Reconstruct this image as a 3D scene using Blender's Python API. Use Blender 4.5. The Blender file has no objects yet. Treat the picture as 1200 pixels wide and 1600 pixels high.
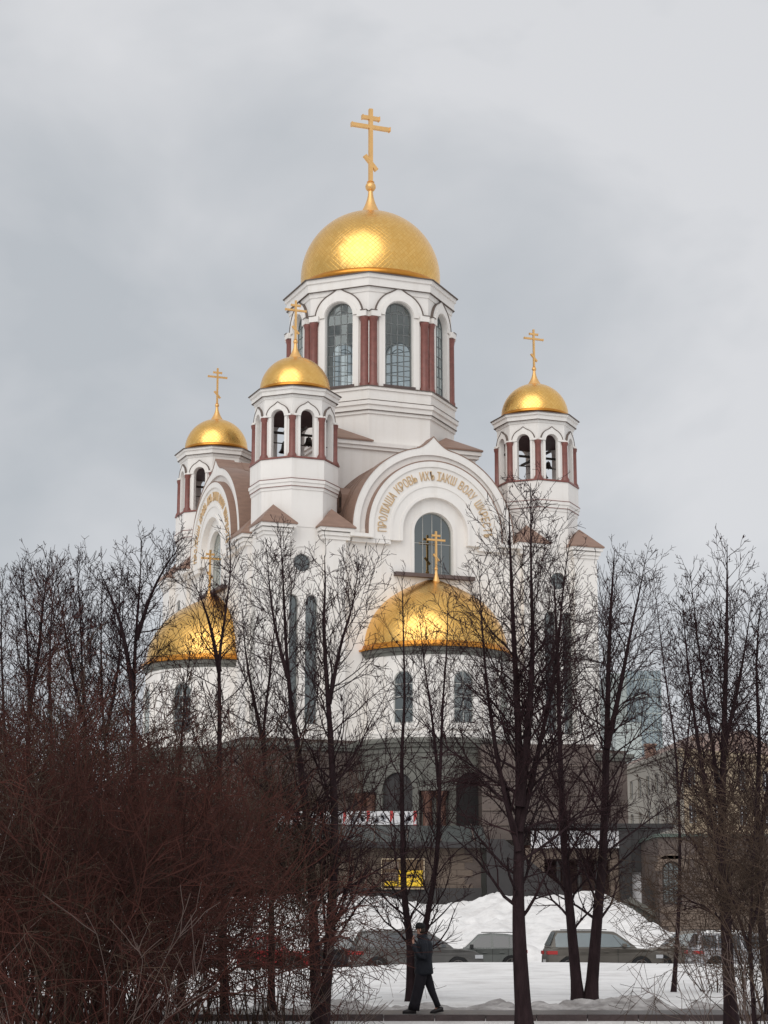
import bpy, math, random
import numpy as np
from mathutils import Vector, Matrix
from mathutils.geometry import tessellate_polygon

random.seed(7)
rng = np.random.default_rng(7)
S = bpy.context.scene
COL = S.collection
PI = math.pi

# ------------------------------------------------------------------ camera
FOC, HOR, EYE = 3110.0, 1455.0, 1.65          # focal length in px of a 1200x1600 frame
PITCH = math.atan((HOR - 800) / FOC)
cam_d = bpy.data.cameras.new('camera'); cam = bpy.data.objects.new('camera', cam_d); COL.objects.link(cam)
cam.location = (0, 0, EYE); cam.rotation_euler = (PI / 2 + PITCH, 0, 0)
cam_d.sensor_fit = 'VERTICAL'; cam_d.sensor_height = 24.0; cam_d.lens = 24.0 * FOC / 1600.0
cam_d.clip_start = 0.5; cam_d.clip_end = 6000
S.camera = cam
S.render.resolution_x, S.render.resolution_y = 768, 1024

# ------------------------------------------------------------------ sky
W = bpy.data.worlds.new('World'); S.world = W; W.use_nodes = True
nt = W.node_tree; nt.nodes.clear()
def N(t, **k):
    n = nt.nodes.new(t)
    for a, b in k.items(): setattr(n, a, b)
    return n
SUN_EL, SUN_AZ = math.radians(34), math.radians(198)      # azimuth from +Y, clockwise
sky = N('ShaderNodeTexSky', sky_type='NISHITA'); sky.sun_disc = False
sky.sun_elevation = SUN_EL; sky.sun_rotation = SUN_AZ
bg1 = N('ShaderNodeBackground'); bg1.inputs[1].default_value = 0.05
nt.links.new(sky.outputs[0], bg1.inputs[0])
tc = N('ShaderNodeTexCoord')
mp = N('ShaderNodeMapping'); mp.inputs['Scale'].default_value = (2.6, 1.6, 4.6)
mp.inputs['Location'].default_value = (3.4, 0.7, 1.15)
no = N('ShaderNodeTexNoise'); no.inputs['Scale'].default_value = 1.7; no.inputs['Detail'].default_value = 5
no.inputs['Roughness'].default_value = 0.5; no.inputs['Distortion'].default_value = 0.35
cr = N('ShaderNodeValToRGB'); e = cr.color_ramp.elements
e[0].position = 0.36; e[0].color = (0.42, 0.443, 0.470, 1)
e[1].position = 0.64; e[1].color = (0.592, 0.598, 0.616, 1)
m = cr.color_ramp.elements.new(0.5); m.color = (0.495, 0.510, 0.533, 1)
bg2 = N('ShaderNodeBackground'); bg2.inputs[1].default_value = 1.0
mix = N('ShaderNodeMixShader'); mix.inputs[0].default_value = 0.93
out = N('ShaderNodeOutputWorld')
sx_ = N('ShaderNodeSeparateXYZ'); nt.links.new(tc.outputs['Generated'], sx_.inputs[0])
lift = N('ShaderNodeMapRange'); lift.inputs[1].default_value = 0.12; lift.inputs[2].default_value = 0.50; lift.inputs[3].default_value = -0.04; lift.inputs[4].default_value = 0.12
nt.links.new(sx_.outputs[2], lift.inputs[0])
side = N('ShaderNodeMapRange'); side.inputs[1].default_value = -0.3; side.inputs[2].default_value = 0.3; side.inputs[3].default_value = -0.05; side.inputs[4].default_value = 0.07
nt.links.new(sx_.outputs[0], side.inputs[0])
ad1 = N('ShaderNodeMath', operation='ADD'); ad2 = N('ShaderNodeMath', operation='ADD')
nt.links.new(lift.outputs[0], ad1.inputs[0]); nt.links.new(side.outputs[0], ad1.inputs[1])
nt.links.new(no.outputs[0], ad2.inputs[0]); nt.links.new(ad1.outputs[0], ad2.inputs[1])
for a, b in ((tc.outputs['Generated'], mp.inputs[0]), (mp.outputs[0], no.inputs[0]), (ad2.outputs[0], cr.inputs[0]),
             (cr.outputs[0], bg2.inputs[0]), (bg1.outputs[0], mix.inputs[1]), (bg2.outputs[0], mix.inputs[2]), (mix.outputs[0], out.inputs[0])):
    nt.links.new(a, b)

sd = bpy.data.lights.new('sun', 'SUN'); sd.energy = 1.25; sd.angle = math.radians(62); sd.color = (1.0, 0.955, 0.9)
sun = bpy.data.objects.new('sun', sd); COL.objects.link(sun)
sdir = Vector((math.sin(SUN_AZ) * math.cos(SUN_EL), math.cos(SUN_AZ) * math.cos(SUN_EL), math.sin(SUN_EL)))
sun.rotation_euler = sdir.to_track_quat('Z', 'Y').to_euler(); sun.location = (0, 0, 120)

S.view_settings.view_transform = 'Standard'; S.view_settings.look = 'None'
S.view_settings.gamma = 1; S.view_settings.use_curve_mapping = False
S.view_settings.exposure = 0.30
S.render.engine = 'CYCLES'

# ------------------------------------------------------------------ materials
def mat(name, col, rough=0.6, metal=0.0, var=0.12, vscale=1.2, bump=0.0, bscale=20.0, spec=0.4, coords='Object', stretch=(1, 1, 1), col2=None):
    M = bpy.data.materials.new(name); M.use_nodes = True
    t = M.node_tree; b = t.nodes['Principled BSDF']
    b.inputs['Roughness'].default_value = rough; b.inputs['Metallic'].default_value = metal
    b.inputs['Specular IOR Level'].default_value = spec
    c = t.nodes.new('ShaderNodeTexCoord'); mpn = t.nodes.new('ShaderNodeMapping'); mpn.inputs['Scale'].default_value = stretch
    t.links.new(c.outputs[coords], mpn.inputs[0])
    n = t.nodes.new('ShaderNodeTexNoise'); n.inputs['Scale'].default_value = vscale; n.inputs['Detail'].default_value = 6
    n.inputs['Roughness'].default_value = 0.6
    t.links.new(mpn.outputs[0], n.inputs[0])
    r = t.nodes.new('ShaderNodeValToRGB'); el = r.color_ramp.elements
    el[0].position = 0.3; el[1].position = 0.7
    lo = [max(0, x * (1 - var)) for x in col]; hi = [min(1, x * (1 + var)) for x in (col2 or col)]
    el[0].color = (*lo, 1); el[1].color = (*hi, 1)
    t.links.new(n.outputs[0], r.inputs[0]); t.links.new(r.outputs[0], b.inputs['Base Color'])
    if bump:
        n2 = t.nodes.new('ShaderNodeTexNoise'); n2.inputs['Scale'].default_value = bscale; n2.inputs['Detail'].default_value = 5
        t.links.new(mpn.outputs[0], n2.inputs[0])
        bp = t.nodes.new('ShaderNodeBump'); bp.inputs['Strength'].default_value = min(1, bump); bp.inputs['Distance'].default_value = 0.05
        t.links.new(n2.outputs[0], bp.inputs['Height']); t.links.new(bp.outputs[0], b.inputs['Normal'])
    return M

def stucco():
    M = mat('white_stucco', (0.80, 0.775, 0.745), 0.85, var=0.035, vscale=0.35, bump=0.15, bscale=3)
    t = M.node_tree; b = t.nodes['Principled BSDF']
    # faint vertical rain streaks
    c = t.nodes.new('ShaderNodeTexCoord'); mm = t.nodes.new('ShaderNodeMapping'); mm.inputs['Scale'].default_value = (1.6, 1.6, 0.09)
    n = t.nodes.new('ShaderNodeTexNoise'); n.inputs['Scale'].default_value = 1.5; n.inputs['Detail'].default_value = 8
    r = t.nodes.new('ShaderNodeValToRGB'); r.color_ramp.elements[0].position = 0.25; r.color_ramp.elements[1].position = 0.5
    r.color_ramp.elements[0].color = (0.86, 0.84, 0.81, 1); r.color_ramp.elements[1].color = (1, 1, 1, 1)
    mx = t.nodes.new('ShaderNodeMix'); mx.data_type = 'RGBA'; mx.blend_type = 'MULTIPLY'; mx.inputs[0].default_value = 0.5
    src = b.inputs['Base Color'].links[0].from_socket
    t.links.new(c.outputs['Object'], mm.inputs[0]); t.links.new(mm.outputs[0], n.inputs[0]); t.links.new(n.outputs[0], r.inputs[0])
    t.links.new(src, mx.inputs[6]); t.links.new(r.outputs[0], mx.inputs[7]); t.links.new(mx.outputs[2], b.inputs['Base Color'])
    return M

def gold_scales():
    M = bpy.data.materials.new('gilded_scales'); M.use_nodes = True
    t = M.node_tree; b = t.nodes['Principled BSDF']
    b.inputs['Metallic'].default_value = 1.0; b.inputs['Roughness'].default_value = 0.25
    uv = t.nodes.new('ShaderNodeUVMap'); uv.uv_map = 'UVMap'
    sp = t.nodes.new('ShaderNodeSeparateXYZ'); t.links.new(uv.outputs[0], sp.inputs[0])
    def m_(op, a, bb=None):
        n = t.nodes.new('ShaderNodeMath'); n.operation = op
        for i, v in enumerate((a, bb)):
            if v is None: continue
            if isinstance(v, (int, float)): n.inputs[i].default_value = v
            else: t.links.new(v, n.inputs[i])
        return n.outputs[0]
    a = m_('ADD', sp.outputs[0], sp.outputs[1]); d = m_('SUBTRACT', sp.outputs[0], sp.outputs[1])
    def line(s):
        f = m_('FRACT', s); return m_('ABSOLUTE', m_('SUBTRACT', f, 0.5))
    mx = m_('MAXIMUM', line(a), line(d))                 # 0.5 on seams
    seam = t.nodes.new('ShaderNodeMapRange'); seam.inputs[1].default_value = 0.42; seam.inputs[2].default_value = 0.5
    t.links.new(mx, seam.inputs[0])
    fa = m_('FLOOR', a); fd = m_('FLOOR', d)
    cv = t.nodes.new('ShaderNodeCombineXYZ'); t.links.new(fa, cv.inputs[0]); t.links.new(fd, cv.inputs[1])
    wn = t.nodes.new('ShaderNodeTexWhiteNoise'); t.links.new(cv.outputs[0], wn.inputs[0])
    r = t.nodes.new('ShaderNodeValToRGB'); el = r.color_ramp.elements
    el[0].color = (0.85, 0.50, 0.145, 1); el[1].color = (0.92, 0.57, 0.185, 1)
    t.links.new(wn.outputs[0], r.inputs[0])
    mc = t.nodes.new('ShaderNodeMix'); mc.data_type = 'RGBA'; mc.inputs[7].default_value = (0.74, 0.42, 0.10, 1)
    t.links.new(seam.outputs[0], mc.inputs[0]); t.links.new(r.outputs[0], mc.inputs[6])
    t.links.new(mc.outputs[2], b.inputs['Base Color'])
    # every scale is tilted a little its own way
    geo = t.nodes.new('ShaderNodeNewGeometry')
    vs = t.nodes.new('ShaderNodeVectorMath'); vs.operation = 'SUBTRACT'; vs.inputs[1].default_value = (0.5, 0.5, 0.5)
    t.links.new(wn.outputs[1], vs.inputs[0])
    sc = t.nodes.new('ShaderNodeVectorMath'); sc.operation = 'SCALE'; sc.inputs[3].default_value = 0.035
    t.links.new(vs.outputs[0], sc.inputs[0])
    ad = t.nodes.new('ShaderNodeVectorMath'); ad.operation = 'ADD'
    bp = t.nodes.new('ShaderNodeBump'); bp.inputs['Strength'].default_value = 0.22; bp.inputs['Distance'].default_value = 0.03; bp.invert = True
    t.links.new(seam.outputs[0], bp.inputs['Height'])
    t.links.new(bp.outputs[0], ad.inputs[0]); t.links.new(sc.outputs[0], ad.inputs[1])
    nn = t.nodes.new('ShaderNodeVectorMath'); nn.operation = 'NORMALIZE'; t.links.new(ad.outputs[0], nn.inputs[0])
    t.links.new(nn.outputs[0], b.inputs['Normal'])
    return M

def glassy(name, tint, gloss, fac):
    M = bpy.data.materials.new(name); M.use_nodes = True
    t = M.node_tree; t.nodes.clear()
    o = t.nodes.new('ShaderNodeOutputMaterial'); tr = t.nodes.new('ShaderNodeBsdfTransparent'); tr.inputs[0].default_value = (*tint, 1)
    g = t.nodes.new('ShaderNodeBsdfGlossy'); g.inputs[0].default_value = (*gloss, 1); g.inputs[1].default_value = 0.04
    mx = t.nodes.new('ShaderNodeMixShader'); fr = t.nodes.new('ShaderNodeFresnel'); fr.inputs[0].default_value = 1.5
    ad = t.nodes.new('ShaderNodeMath'); ad.operation = 'ADD'; ad.inputs[1].default_value = fac; ad.use_clamp = True
    c = t.nodes.new('ShaderNodeTexCoord'); n = t.nodes.new('ShaderNodeTexNoise'); n.inputs['Scale'].default_value = 0.5
    bp = t.nodes.new('ShaderNodeBump'); bp.inputs['Strength'].default_value = 0.04; t.links.new(c.outputs['Object'], n.inputs[0]); t.links.new(n.outputs[0], bp.inputs['Height'])
    t.links.new(bp.outputs[0], g.inputs['Normal'])
    t.links.new(fr.outputs[0], ad.inputs[0]); t.links.new(ad.outputs[0], mx.inputs[0])
    t.links.new(tr.outputs[0], mx.inputs[1]); t.links.new(g.outputs[0], mx.inputs[2]); t.links.new(mx.outputs[0], o.inputs[0])
    return M

MT = {}
MT['stucco'] = stucco()
MT['gold'] = gold_scales()
MT['gilt'] = mat('gilt_metal', (0.82, 0.50, 0.20), 0.45, 0.75, var=0.08, vscale=3)
MT['gilt_rim'] = mat('gilt_rim', (0.62, 0.27, 0.05), 0.3, 1.0, var=0.1, vscale=3)
MT['letter'] = mat('gilt_letters', (0.60, 0.43, 0.25), 0.6, 0.0, var=0.1, vscale=2)
MT['granite_red'] = mat('red_granite', (0.205, 0.074, 0.060), 0.42, var=0.2, vscale=2.5, bump=0.1, bscale=8, spec=0.5)
MT['line'] = mat('dark_flashing', (0.13, 0.10, 0.085), 0.6, var=0.1)
MT['roof'] = mat('brown_roof_metal', (0.26, 0.165, 0.125), 0.5, 0.0, var=0.14, vscale=1.2, bump=0.15, bscale=1.5, stretch=(1, 1, 4))
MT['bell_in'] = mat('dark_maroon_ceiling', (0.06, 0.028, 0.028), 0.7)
MT['inner'] = mat('dim_interior_plaster', (0.30, 0.29, 0.28), 0.9)
MT['frame'] = mat('window_bars', (0.16, 0.17, 0.17), 0.5)
MT['frame_light'] = mat('pale_window_bars', (0.42, 0.42, 0.40), 0.5)
MT['glass'] = glassy('window_glass', (0.16, 0.18, 0.19), (0.66, 0.71, 0.70), 0.26)
MT['glass_clear'] = glassy('drum_window_glass', (0.74, 0.78, 0.78), (0.62, 0.70, 0.72), 0.09)
MT['bell'] = mat('bronze_bell', (0.05, 0.04, 0.035), 0.45, 0.8)
MT['sill'] = mat('brown_stone_sill', (0.115, 0.085, 0.08), 0.7, var=0.2, vscale=2)
MT['granite'] = mat('grey_green_granite', (0.14, 0.14, 0.125), 0.6, var=0.22, vscale=0.8, bump=0.2, bscale=6)
MT['granite_dk'] = mat('brown_granite', (0.10, 0.076, 0.066), 0.6, var=0.25, vscale=0.8, bump=0.2, bscale=6)
MT['stone'] = mat('brown_sandstone', (0.15, 0.115, 0.092), 0.8, var=0.22, vscale=1.5, bump=0.3, bscale=8)
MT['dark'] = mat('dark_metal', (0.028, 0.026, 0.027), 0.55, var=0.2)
MT['granite_brown'] = mat('brown_polished_granite', (0.15, 0.078, 0.058), 0.45, var=0.25, vscale=2)
MT['canopy'] = mat('grey_green_canopy', (0.058, 0.066, 0.064), 0.55, var=0.2, vscale=1.5)
MT['white'] = mat('white_print', (0.66, 0.66, 0.68), 0.6, var=0.05)
MT['red'] = mat('red_print', (0.42, 0.045, 0.045), 0.6, var=0.1)
MT['grey_print'] = mat('grey_print', (0.28, 0.29, 0.32), 0.6, var=0.2)
MT['yellow'] = mat('yellow_print', (0.80, 0.52, 0.03), 0.6, var=0.08)
MT['ink'] = mat('brown_print', (0.10, 0.06, 0.03), 0.6)
MT['beige'] = mat('beige_plaster', (0.40, 0.32, 0.225), 0.85, var=0.1, vscale=0.4)
MT['beige_grey'] = mat('grey_beige_plaster', (0.34, 0.315, 0.275), 0.85, var=0.1, vscale=0.4)
MT['winglass_far'] = mat('dark_far_glass', (0.045, 0.045, 0.05), 0.25, spec=0.6)
MT['teal'] = mat('hazed_curtain_glass', (0.27, 0.33, 0.36), 0.4, 0.0, var=0.12, vscale=0.05)  # glass lightened, distance haze is put into its colour
MT['teal2'] = mat('hazed_grey_facade', (0.38, 0.42, 0.41), 0.6, var=0.08, vscale=0.05)  # facade and mullion tone also paled with painted haze
MT['greenroof'] = mat('green_painted_edge', (0.07, 0.095, 0.08), 0.5)
MT['snow'] = mat('snow', (0.82, 0.81, 0.80), 0.75, var=0.07, vscale=0.9, bump=0.9, bscale=2.6, spec=0.25)
def gritty(M, lo, amt):
    t = M.node_tree; b = t.nodes['Principled BSDF']; c = t.nodes.new('ShaderNodeTexCoord')
    mx = t.nodes.new('ShaderNodeMix'); mx.data_type = 'RGBA'; mx.blend_type = 'MULTIPLY'; mx.inputs[0].default_value = amt
    n = t.nodes.new('ShaderNodeTexNoise'); n.inputs['Scale'].default_value = 0.55; n.inputs['Detail'].default_value = 9; n.inputs['Roughness'].default_value = 0.72
    r = t.nodes.new('ShaderNodeValToRGB'); r.color_ramp.elements[0].position = 0.36; r.color_ramp.elements[0].color = (*lo, 1); r.color_ramp.elements[1].position = 0.52; r.color_ramp.elements[1].color = (1, 1, 1, 1)
    src = b.inputs['Base Color'].links[0].from_socket
    t.links.new(c.outputs['Object'], n.inputs[0]); t.links.new(n.outputs[0], r.inputs[0]); t.links.new(src, mx.inputs[6]); t.links.new(r.outputs[0], mx.inputs[7]); t.links.new(mx.outputs[2], b.inputs['Base Color'])
gritty(MT['snow'], (0.62, 0.60, 0.59), 0.55)
MT['dirty'] = mat('dirty_snow', (0.33, 0.30, 0.285), 0.85, var=0.45, vscale=2.2, bump=0.9, bscale=9, col2=(0.42, 0.40, 0.39))
MT['path'] = mat('wet_path', (0.10, 0.088, 0.082), 0.45, var=0.3, vscale=2, bump=0.3)
MT['asphalt'] = mat('wet_asphalt', (0.05, 0.05, 0.052), 0.4, var=0.25, vscale=2, bump=0.2)
MT['kerb'] = mat('dark_wet_kerb', (0.048, 0.032, 0.032), 0.55, var=0.3, vscale=3, bump=0.4)
MT['bark'] = mat('dark_bark', (0.028, 0.017, 0.019), 0.9, var=0.4, vscale=7, bump=1.0, bscale=18, stretch=(1, 1, 0.25), spec=0.12)
MT['twig'] = mat('dark_twigs', (0.034, 0.018, 0.020), 0.9, var=0.3, vscale=2, spec=0.1)
MT['twig_red'] = mat('red_brown_twigs', (0.020, 0.009, 0.008), 0.9, var=0.4, vscale=0.55, col2=(0.072, 0.026, 0.020), spec=0.15)
MT['twig_grey'] = mat('grey_brown_twigs', (0.024, 0.017, 0.015), 0.85, var=0.4, vscale=1.0, col2=(0.085, 0.058, 0.043), spec=0.1)
MT['twig_pale'] = mat('pale_sprouts', (0.11, 0.078, 0.068), 0.85, var=0.3, vscale=2)
MT['tyre'] = mat('tyre_rubber', (0.018, 0.018, 0.019), 0.85)
MT['rim'] = mat('alloy_rim', (0.13, 0.12, 0.115), 0.5, 0.5)
MT['carglass'] = mat('car_glass', (0.035, 0.04, 0.045), 0.07, spec=0.9, var=0.05)
MT['carglass_l'] = mat('car_glass_pale', (0.14, 0.17, 0.18), 0.1, spec=0.9, var=0.1)
MT['trim'] = mat('black_plastic_trim', (0.02, 0.02, 0.021), 0.6)
MT['tail'] = mat('red_lamp_glass', (0.38, 0.03, 0.03), 0.25)
MT['lamp'] = mat('clear_lamp_glass', (0.45, 0.46, 0.48), 0.15)
MT['plate'] = mat('licence_plate', (0.6, 0.6, 0.6), 0.4)
for nme, c in (('paint_red', (0.30, 0.022, 0.024)), ('paint_black', (0.02, 0.02, 0.026)), ('paint_grey', (0.095, 0.092, 0.088)),
               ('paint_greygreen', (0.155, 0.165, 0.158)), ('paint_olive', (0.105, 0.095, 0.082)), ('paint_taupe', (0.175, 0.155, 0.135)), ('paint_silver', (0.36, 0.36, 0.38))):
    MT[nme] = mat(nme, c, 0.42, 0.15, var=0.18, vscale=1.5, bump=0.03, spec=0.5)
MT['skin'] = mat('skin', (0.42, 0.23, 0.17), 0.6, var=0.05)
MT['coat'] = mat('black_jacket', (0.010, 0.012, 0.019), 0.8, bump=0.4, bscale=14)
MT['trousers'] = mat('black_trousers', (0.010, 0.008, 0.013), 0.85, bump=0.4, bscale=10)
MT['cap'] = mat('black_cap', (0.012, 0.012, 0.013), 0.9)
MT['shoe'] = mat('black_shoe', (0.014, 0.011, 0.013), 0.5)
MT['hair'] = mat('dark_hair', (0.03, 0.02, 0.015), 0.8)
MT['eye'] = mat('eye', (0.05, 0.04, 0.035), 0.2)

# ------------------------------------------------------------------ mesh helpers
class MB:
    def __init__(s): s.v = []; s.f = []
    def add(s, vs, fs):
        o = len(s.v); s.v += [tuple(map(float, p)) for p in vs]; s.f += [tuple(i + o for i in f) for f in fs]; return s
    def box(s, x0, x1, y0, y1, z0, z1):
        return s.add([(x0, y0, z0), (x1, y0, z0), (x1, y1, z0), (x0, y1, z0), (x0, y0, z1), (x1, y0, z1), (x1, y1, z1), (x0, y1, z1)],
                     [(0, 3, 2, 1), (4, 5, 6, 7), (0, 1, 5, 4), (1, 2, 6, 5), (2, 3, 7, 6), (3, 0, 4, 7)])
    def slab(s, F, outer, holes, t0, t1):
        """polygon in the (s,z) plane of face frame F with holes, solid between depths t0 and t1"""
        loops = [outer] + list(holes)
        tris = tessellate_polygon([[Vector((a, b, 0)) for a, b in lp] for lp in loops])
        flat = [p for lp in loops for p in lp]; n = len(flat)
        vs = [F(a, t1, b) for a, b in flat] + [F(a, t0, b) for a, b in flat]
        fs = []
        for t in tris:
            a, b, c = (flat[i] for i in t)
            ar = (b[0] - a[0]) * (c[1] - a[1]) - (c[0] - a[0]) * (b[1] - a[1])
            if abs(ar) < 1e-10: continue
            t = tuple(t) if ar > 0 else tuple(reversed(t))
            fs.append(t); fs.append(tuple(reversed([i + n for i in t])))
        o = 0
        for k, lp in enumerate(loops):
            L = len(lp)
            ar = sum(lp[i][0] * lp[(i + 1) % L][1] - lp[(i + 1) % L][0] * lp[i][1] for i in range(L))
            flip = (ar > 0) == (k == 0)
            for i in range(L):
                j = (i + 1) % L
                q = (o + i, o + i + n, o + j + n, o + j)
                fs.append(q if flip else tuple(reversed(q)))
            o += L
        return s.add(vs, fs)
    def lathe(s, cx, cy, prof, n=48, a0=0.0, a1=2 * PI, caps=True):
        full = abs(a1 - a0 - 2 * PI) < 1e-6
        m_ = n if full else n + 1
        vs = []
        for (r, z) in prof:
            for i in range(m_):
                a = a0 + (a1 - a0) * i / n
                vs.append((cx + r * math.cos(a), cy + r * math.sin(a), z))
        fs = []
        for k in range(len(prof) - 1):
            for i in range(n):
                j = (i + 1) % m_
                fs.append((k * m_ + i, k * m_ + j, (k + 1) * m_ + j, (k + 1) * m_ + i))
        if caps and full:
            fs.append(tuple(reversed(range(m_)))); fs.append(tuple((len(prof) - 1) * m_ + i for i in range(m_)))
        return s.add(vs, fs)
    def bar(s, p, q, w, h=None):
        p = Vector(p); q = Vector(q); h = h or w
        d = (q - p).normalized(); up = Vector((0, 0, 1)) if abs(d.z) < 0.95 else Vector((1, 0, 0))
        a = d.cross(up).normalized() * w / 2; b = a.cross(d).normalized() * h / 2
        vs = [c + x * a + y * b for c in (p, q) for x, y in ((-1, -1), (1, -1), (1, 1), (-1, 1))]
        return s.add(vs, [(0, 1, 2, 3), (7, 6, 5, 4), (0, 4, 5, 1), (1, 5, 6, 2), (2, 6, 7, 3), (3, 7, 4, 0)])
    def mesh(s, name, m, smooth=False):
        me = bpy.data.meshes.new(name); me.from_pydata(s.v, [], s.f); me.update()
        if m: me.materials.append(MT[m])
        if smooth:
            me.polygons.foreach_set('use_smooth', [True] * len(me.polygons))
            if smooth != 'all':
                try: me.set_sharp_from_angle(angle=math.radians(40))
                except Exception: pass
        return me
    def build(s, name, m, parent=None, smooth=False, loc=None):
        return link(name, s.mesh(name, m, smooth), parent, loc)

def link(name, me, parent=None, loc=None):
    o = bpy.data.objects.new(name, me); COL.objects.link(o)
    if parent is not None: o.parent = parent
    if loc is not None: o.location = loc
    return o
def tag(o, label=None, cat=None, group=None, kind=None):
    if label: o['label'] = label
    if cat: o['category'] = cat
    if group: o['group'] = group
    if kind: o['kind'] = kind
    return o
def thing(name, label, cat, loc=(0, 0, 0), rz=0.0, group=None):
    o = bpy.data.objects.new(name, None); COL.objects.link(o); o.location = loc; o.rotation_euler = (0, 0, rz); o.empty_display_size = 0.3
    return tag(o, label, cat, group)
def copy_tree(o, parent=None):
    c = o.copy(); COL.objects.link(c); c.parent = parent
    for ch in list(o.children): copy_tree(ch, c)
    return c
def at(x, y, Y):
    """point on the photograph's ray through (x, y) at depth Y metres in front of the viewer"""
    a = (x - 600) / FOC; b = (800 - y) / FOC
    dy = math.cos(PITCH) - b * math.sin(PITCH); dz = math.sin(PITCH) + b * math.cos(PITCH)
    return Vector((a / dy * Y, Y, dz / dy * Y + EYE))
def frame(ang, cx=0.0, cy=0.0):
    """face frame: s to the right seen from outside, t outward along ang, z up"""
    ex, ey = math.cos(ang), math.sin(ang)
    return lambda s, t, z: (cx - ey * s + ex * t, cy + ex * s + ey * t, z)
def arch(c, hw, z0, zs, n=18):
    """closed outline of an arched opening"""
    return [(c - hw, z0)] + [(c + hw * math.cos(PI - PI * i / n), zs + hw * math.sin(PI - PI * i / n)) for i in range(n + 1)] + [(c + hw, z0)]
def circ(c, z, r, n=24): return [(c + r * math.cos(2 * PI * i / n), z + r * math.sin(2 * PI * i / n)) for i in range(n)]
def keel(c, r, z, h=0.0, wdeg=24, n=40, a0=180, a1=0):
    o = []
    for i in range(n + 1):
        a = a0 + (a1 - a0) * i / n; d = abs(a - 90)
        rr = r + (h * (1 - d / wdeg) ** 2.0 if d < wdeg else 0)
        o.append((c + rr * math.cos(math.radians(a)), z + rr * math.sin(math.radians(a))))
    return o
def band(outer, inner): return outer + inner[::-1]
def clip(poly, a, b, c):   # keep a*x+b*y<=c
    o = []
    for i in range(len(poly)):
        p, q = poly[i], poly[(i + 1) % len(poly)]
        dp, dq = a * p[0] + b * p[1] - c, a * q[0] + b * q[1] - c
        if dp <= 0: o.append(p)
        if (dp < 0 < dq) or (dq < 0 < dp):
            t = dp / (dp - dq); o.append((p[0] + t * (q[0] - p[0]), p[1] + t * (q[1] - p[1])))
    return o

FRONT, LEFT, RIGHT, BACK = -PI / 2, PI, 0.0, PI / 2

def window(F, t, c, hw, z0, zs, cols, rows, parent, gm='glass', fm='frame', bw=0.06, panes=True, name='window', label=None, fan=False):
    """arched window: outer frame and bars as the part, each pane a sub-part"""
    w = MB()
    out_ = arch(c, hw, z0, zs); inn = arch(c, hw - bw * 1.6, z0 + bw * 1.6, zs)
    w.slab(F, out_, [inn], t - 0.05, t + 0.05)
    top = zs + hw
    xs = [c - hw + bw * 1.6 + (2 * (hw - bw * 1.6)) * i / cols for i in range(cols + 1)]
    zb = [z0 + bw * 1.6 + (top - z0 - 2.5 * bw) * i / rows for i in range(rows + 1)]
    def ztop(x): return zs + math.sqrt(max(0, (hw - bw) ** 2 - (x - c) ** 2))
    for x in xs[1:-1]: w.slab(F, [(x - bw / 2, z0 + bw), (x + bw / 2, z0 + bw), (x + bw / 2, ztop(x)), (x - bw / 2, ztop(x))], [], t - 0.03, t + 0.035)
    for z in zb[1:-1]:
        h = hw - bw if z <= zs else math.sqrt(max(0, (hw - bw) ** 2 - (z - zs) ** 2))
        if h > bw: w.slab(F, [(c - h, z - bw / 2), (c + h, z - bw / 2), (c + h, z + bw / 2), (c - h, z + bw / 2)], [], t - 0.028, t + 0.032)
    if fan:
        for rr in (hw * 0.5,):
            w.slab(F, band(keel(c, rr + bw / 2, zs, n=16), keel(c, rr - bw / 2, zs, n=16)), [], t - 0.026, t + 0.03)
    o = w.build(name, fm, parent)
    if label: o['label'] = label
    full = arch(c, hw - bw, z0 + bw, zs, 20)
    if panes:
        for i in range(cols):
            for j in range(rows):
                p = clip(clip(clip(clip(full, -1, 0, -xs[i]), 1, 0, xs[i + 1]), 0, -1, -zb[j]), 0, 1, zb[j + 1])
                if len(p) < 3: continue
                k = random.uniform(-0.014, 0.014)
                MB().add([F(a, t + k * (1 if a > (xs[i] + xs[i + 1]) / 2 else -1), b) for a, b in p], [tuple(range(len(p)))]).build('pane', gm, o)
    else:
        MB().add([F(a, t, b) for a, b in full], [tuple(range(len(full)))]).build('glass', gm, o)
    return o

# =================================================================== CHURCH
TH = math.radians(21.85)
church = thing('church', 'large white orthodox church with five golden domes above a granite lower storey', 'church', (-1.07, 150, 0), TH)
O8 = math.radians(22.5)
def okt(mb, cx, cy, prof): return mb.lathe(cx, cy, [(r, z) for r, z in prof], 8, O8, O8 + 2 * PI)

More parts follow.
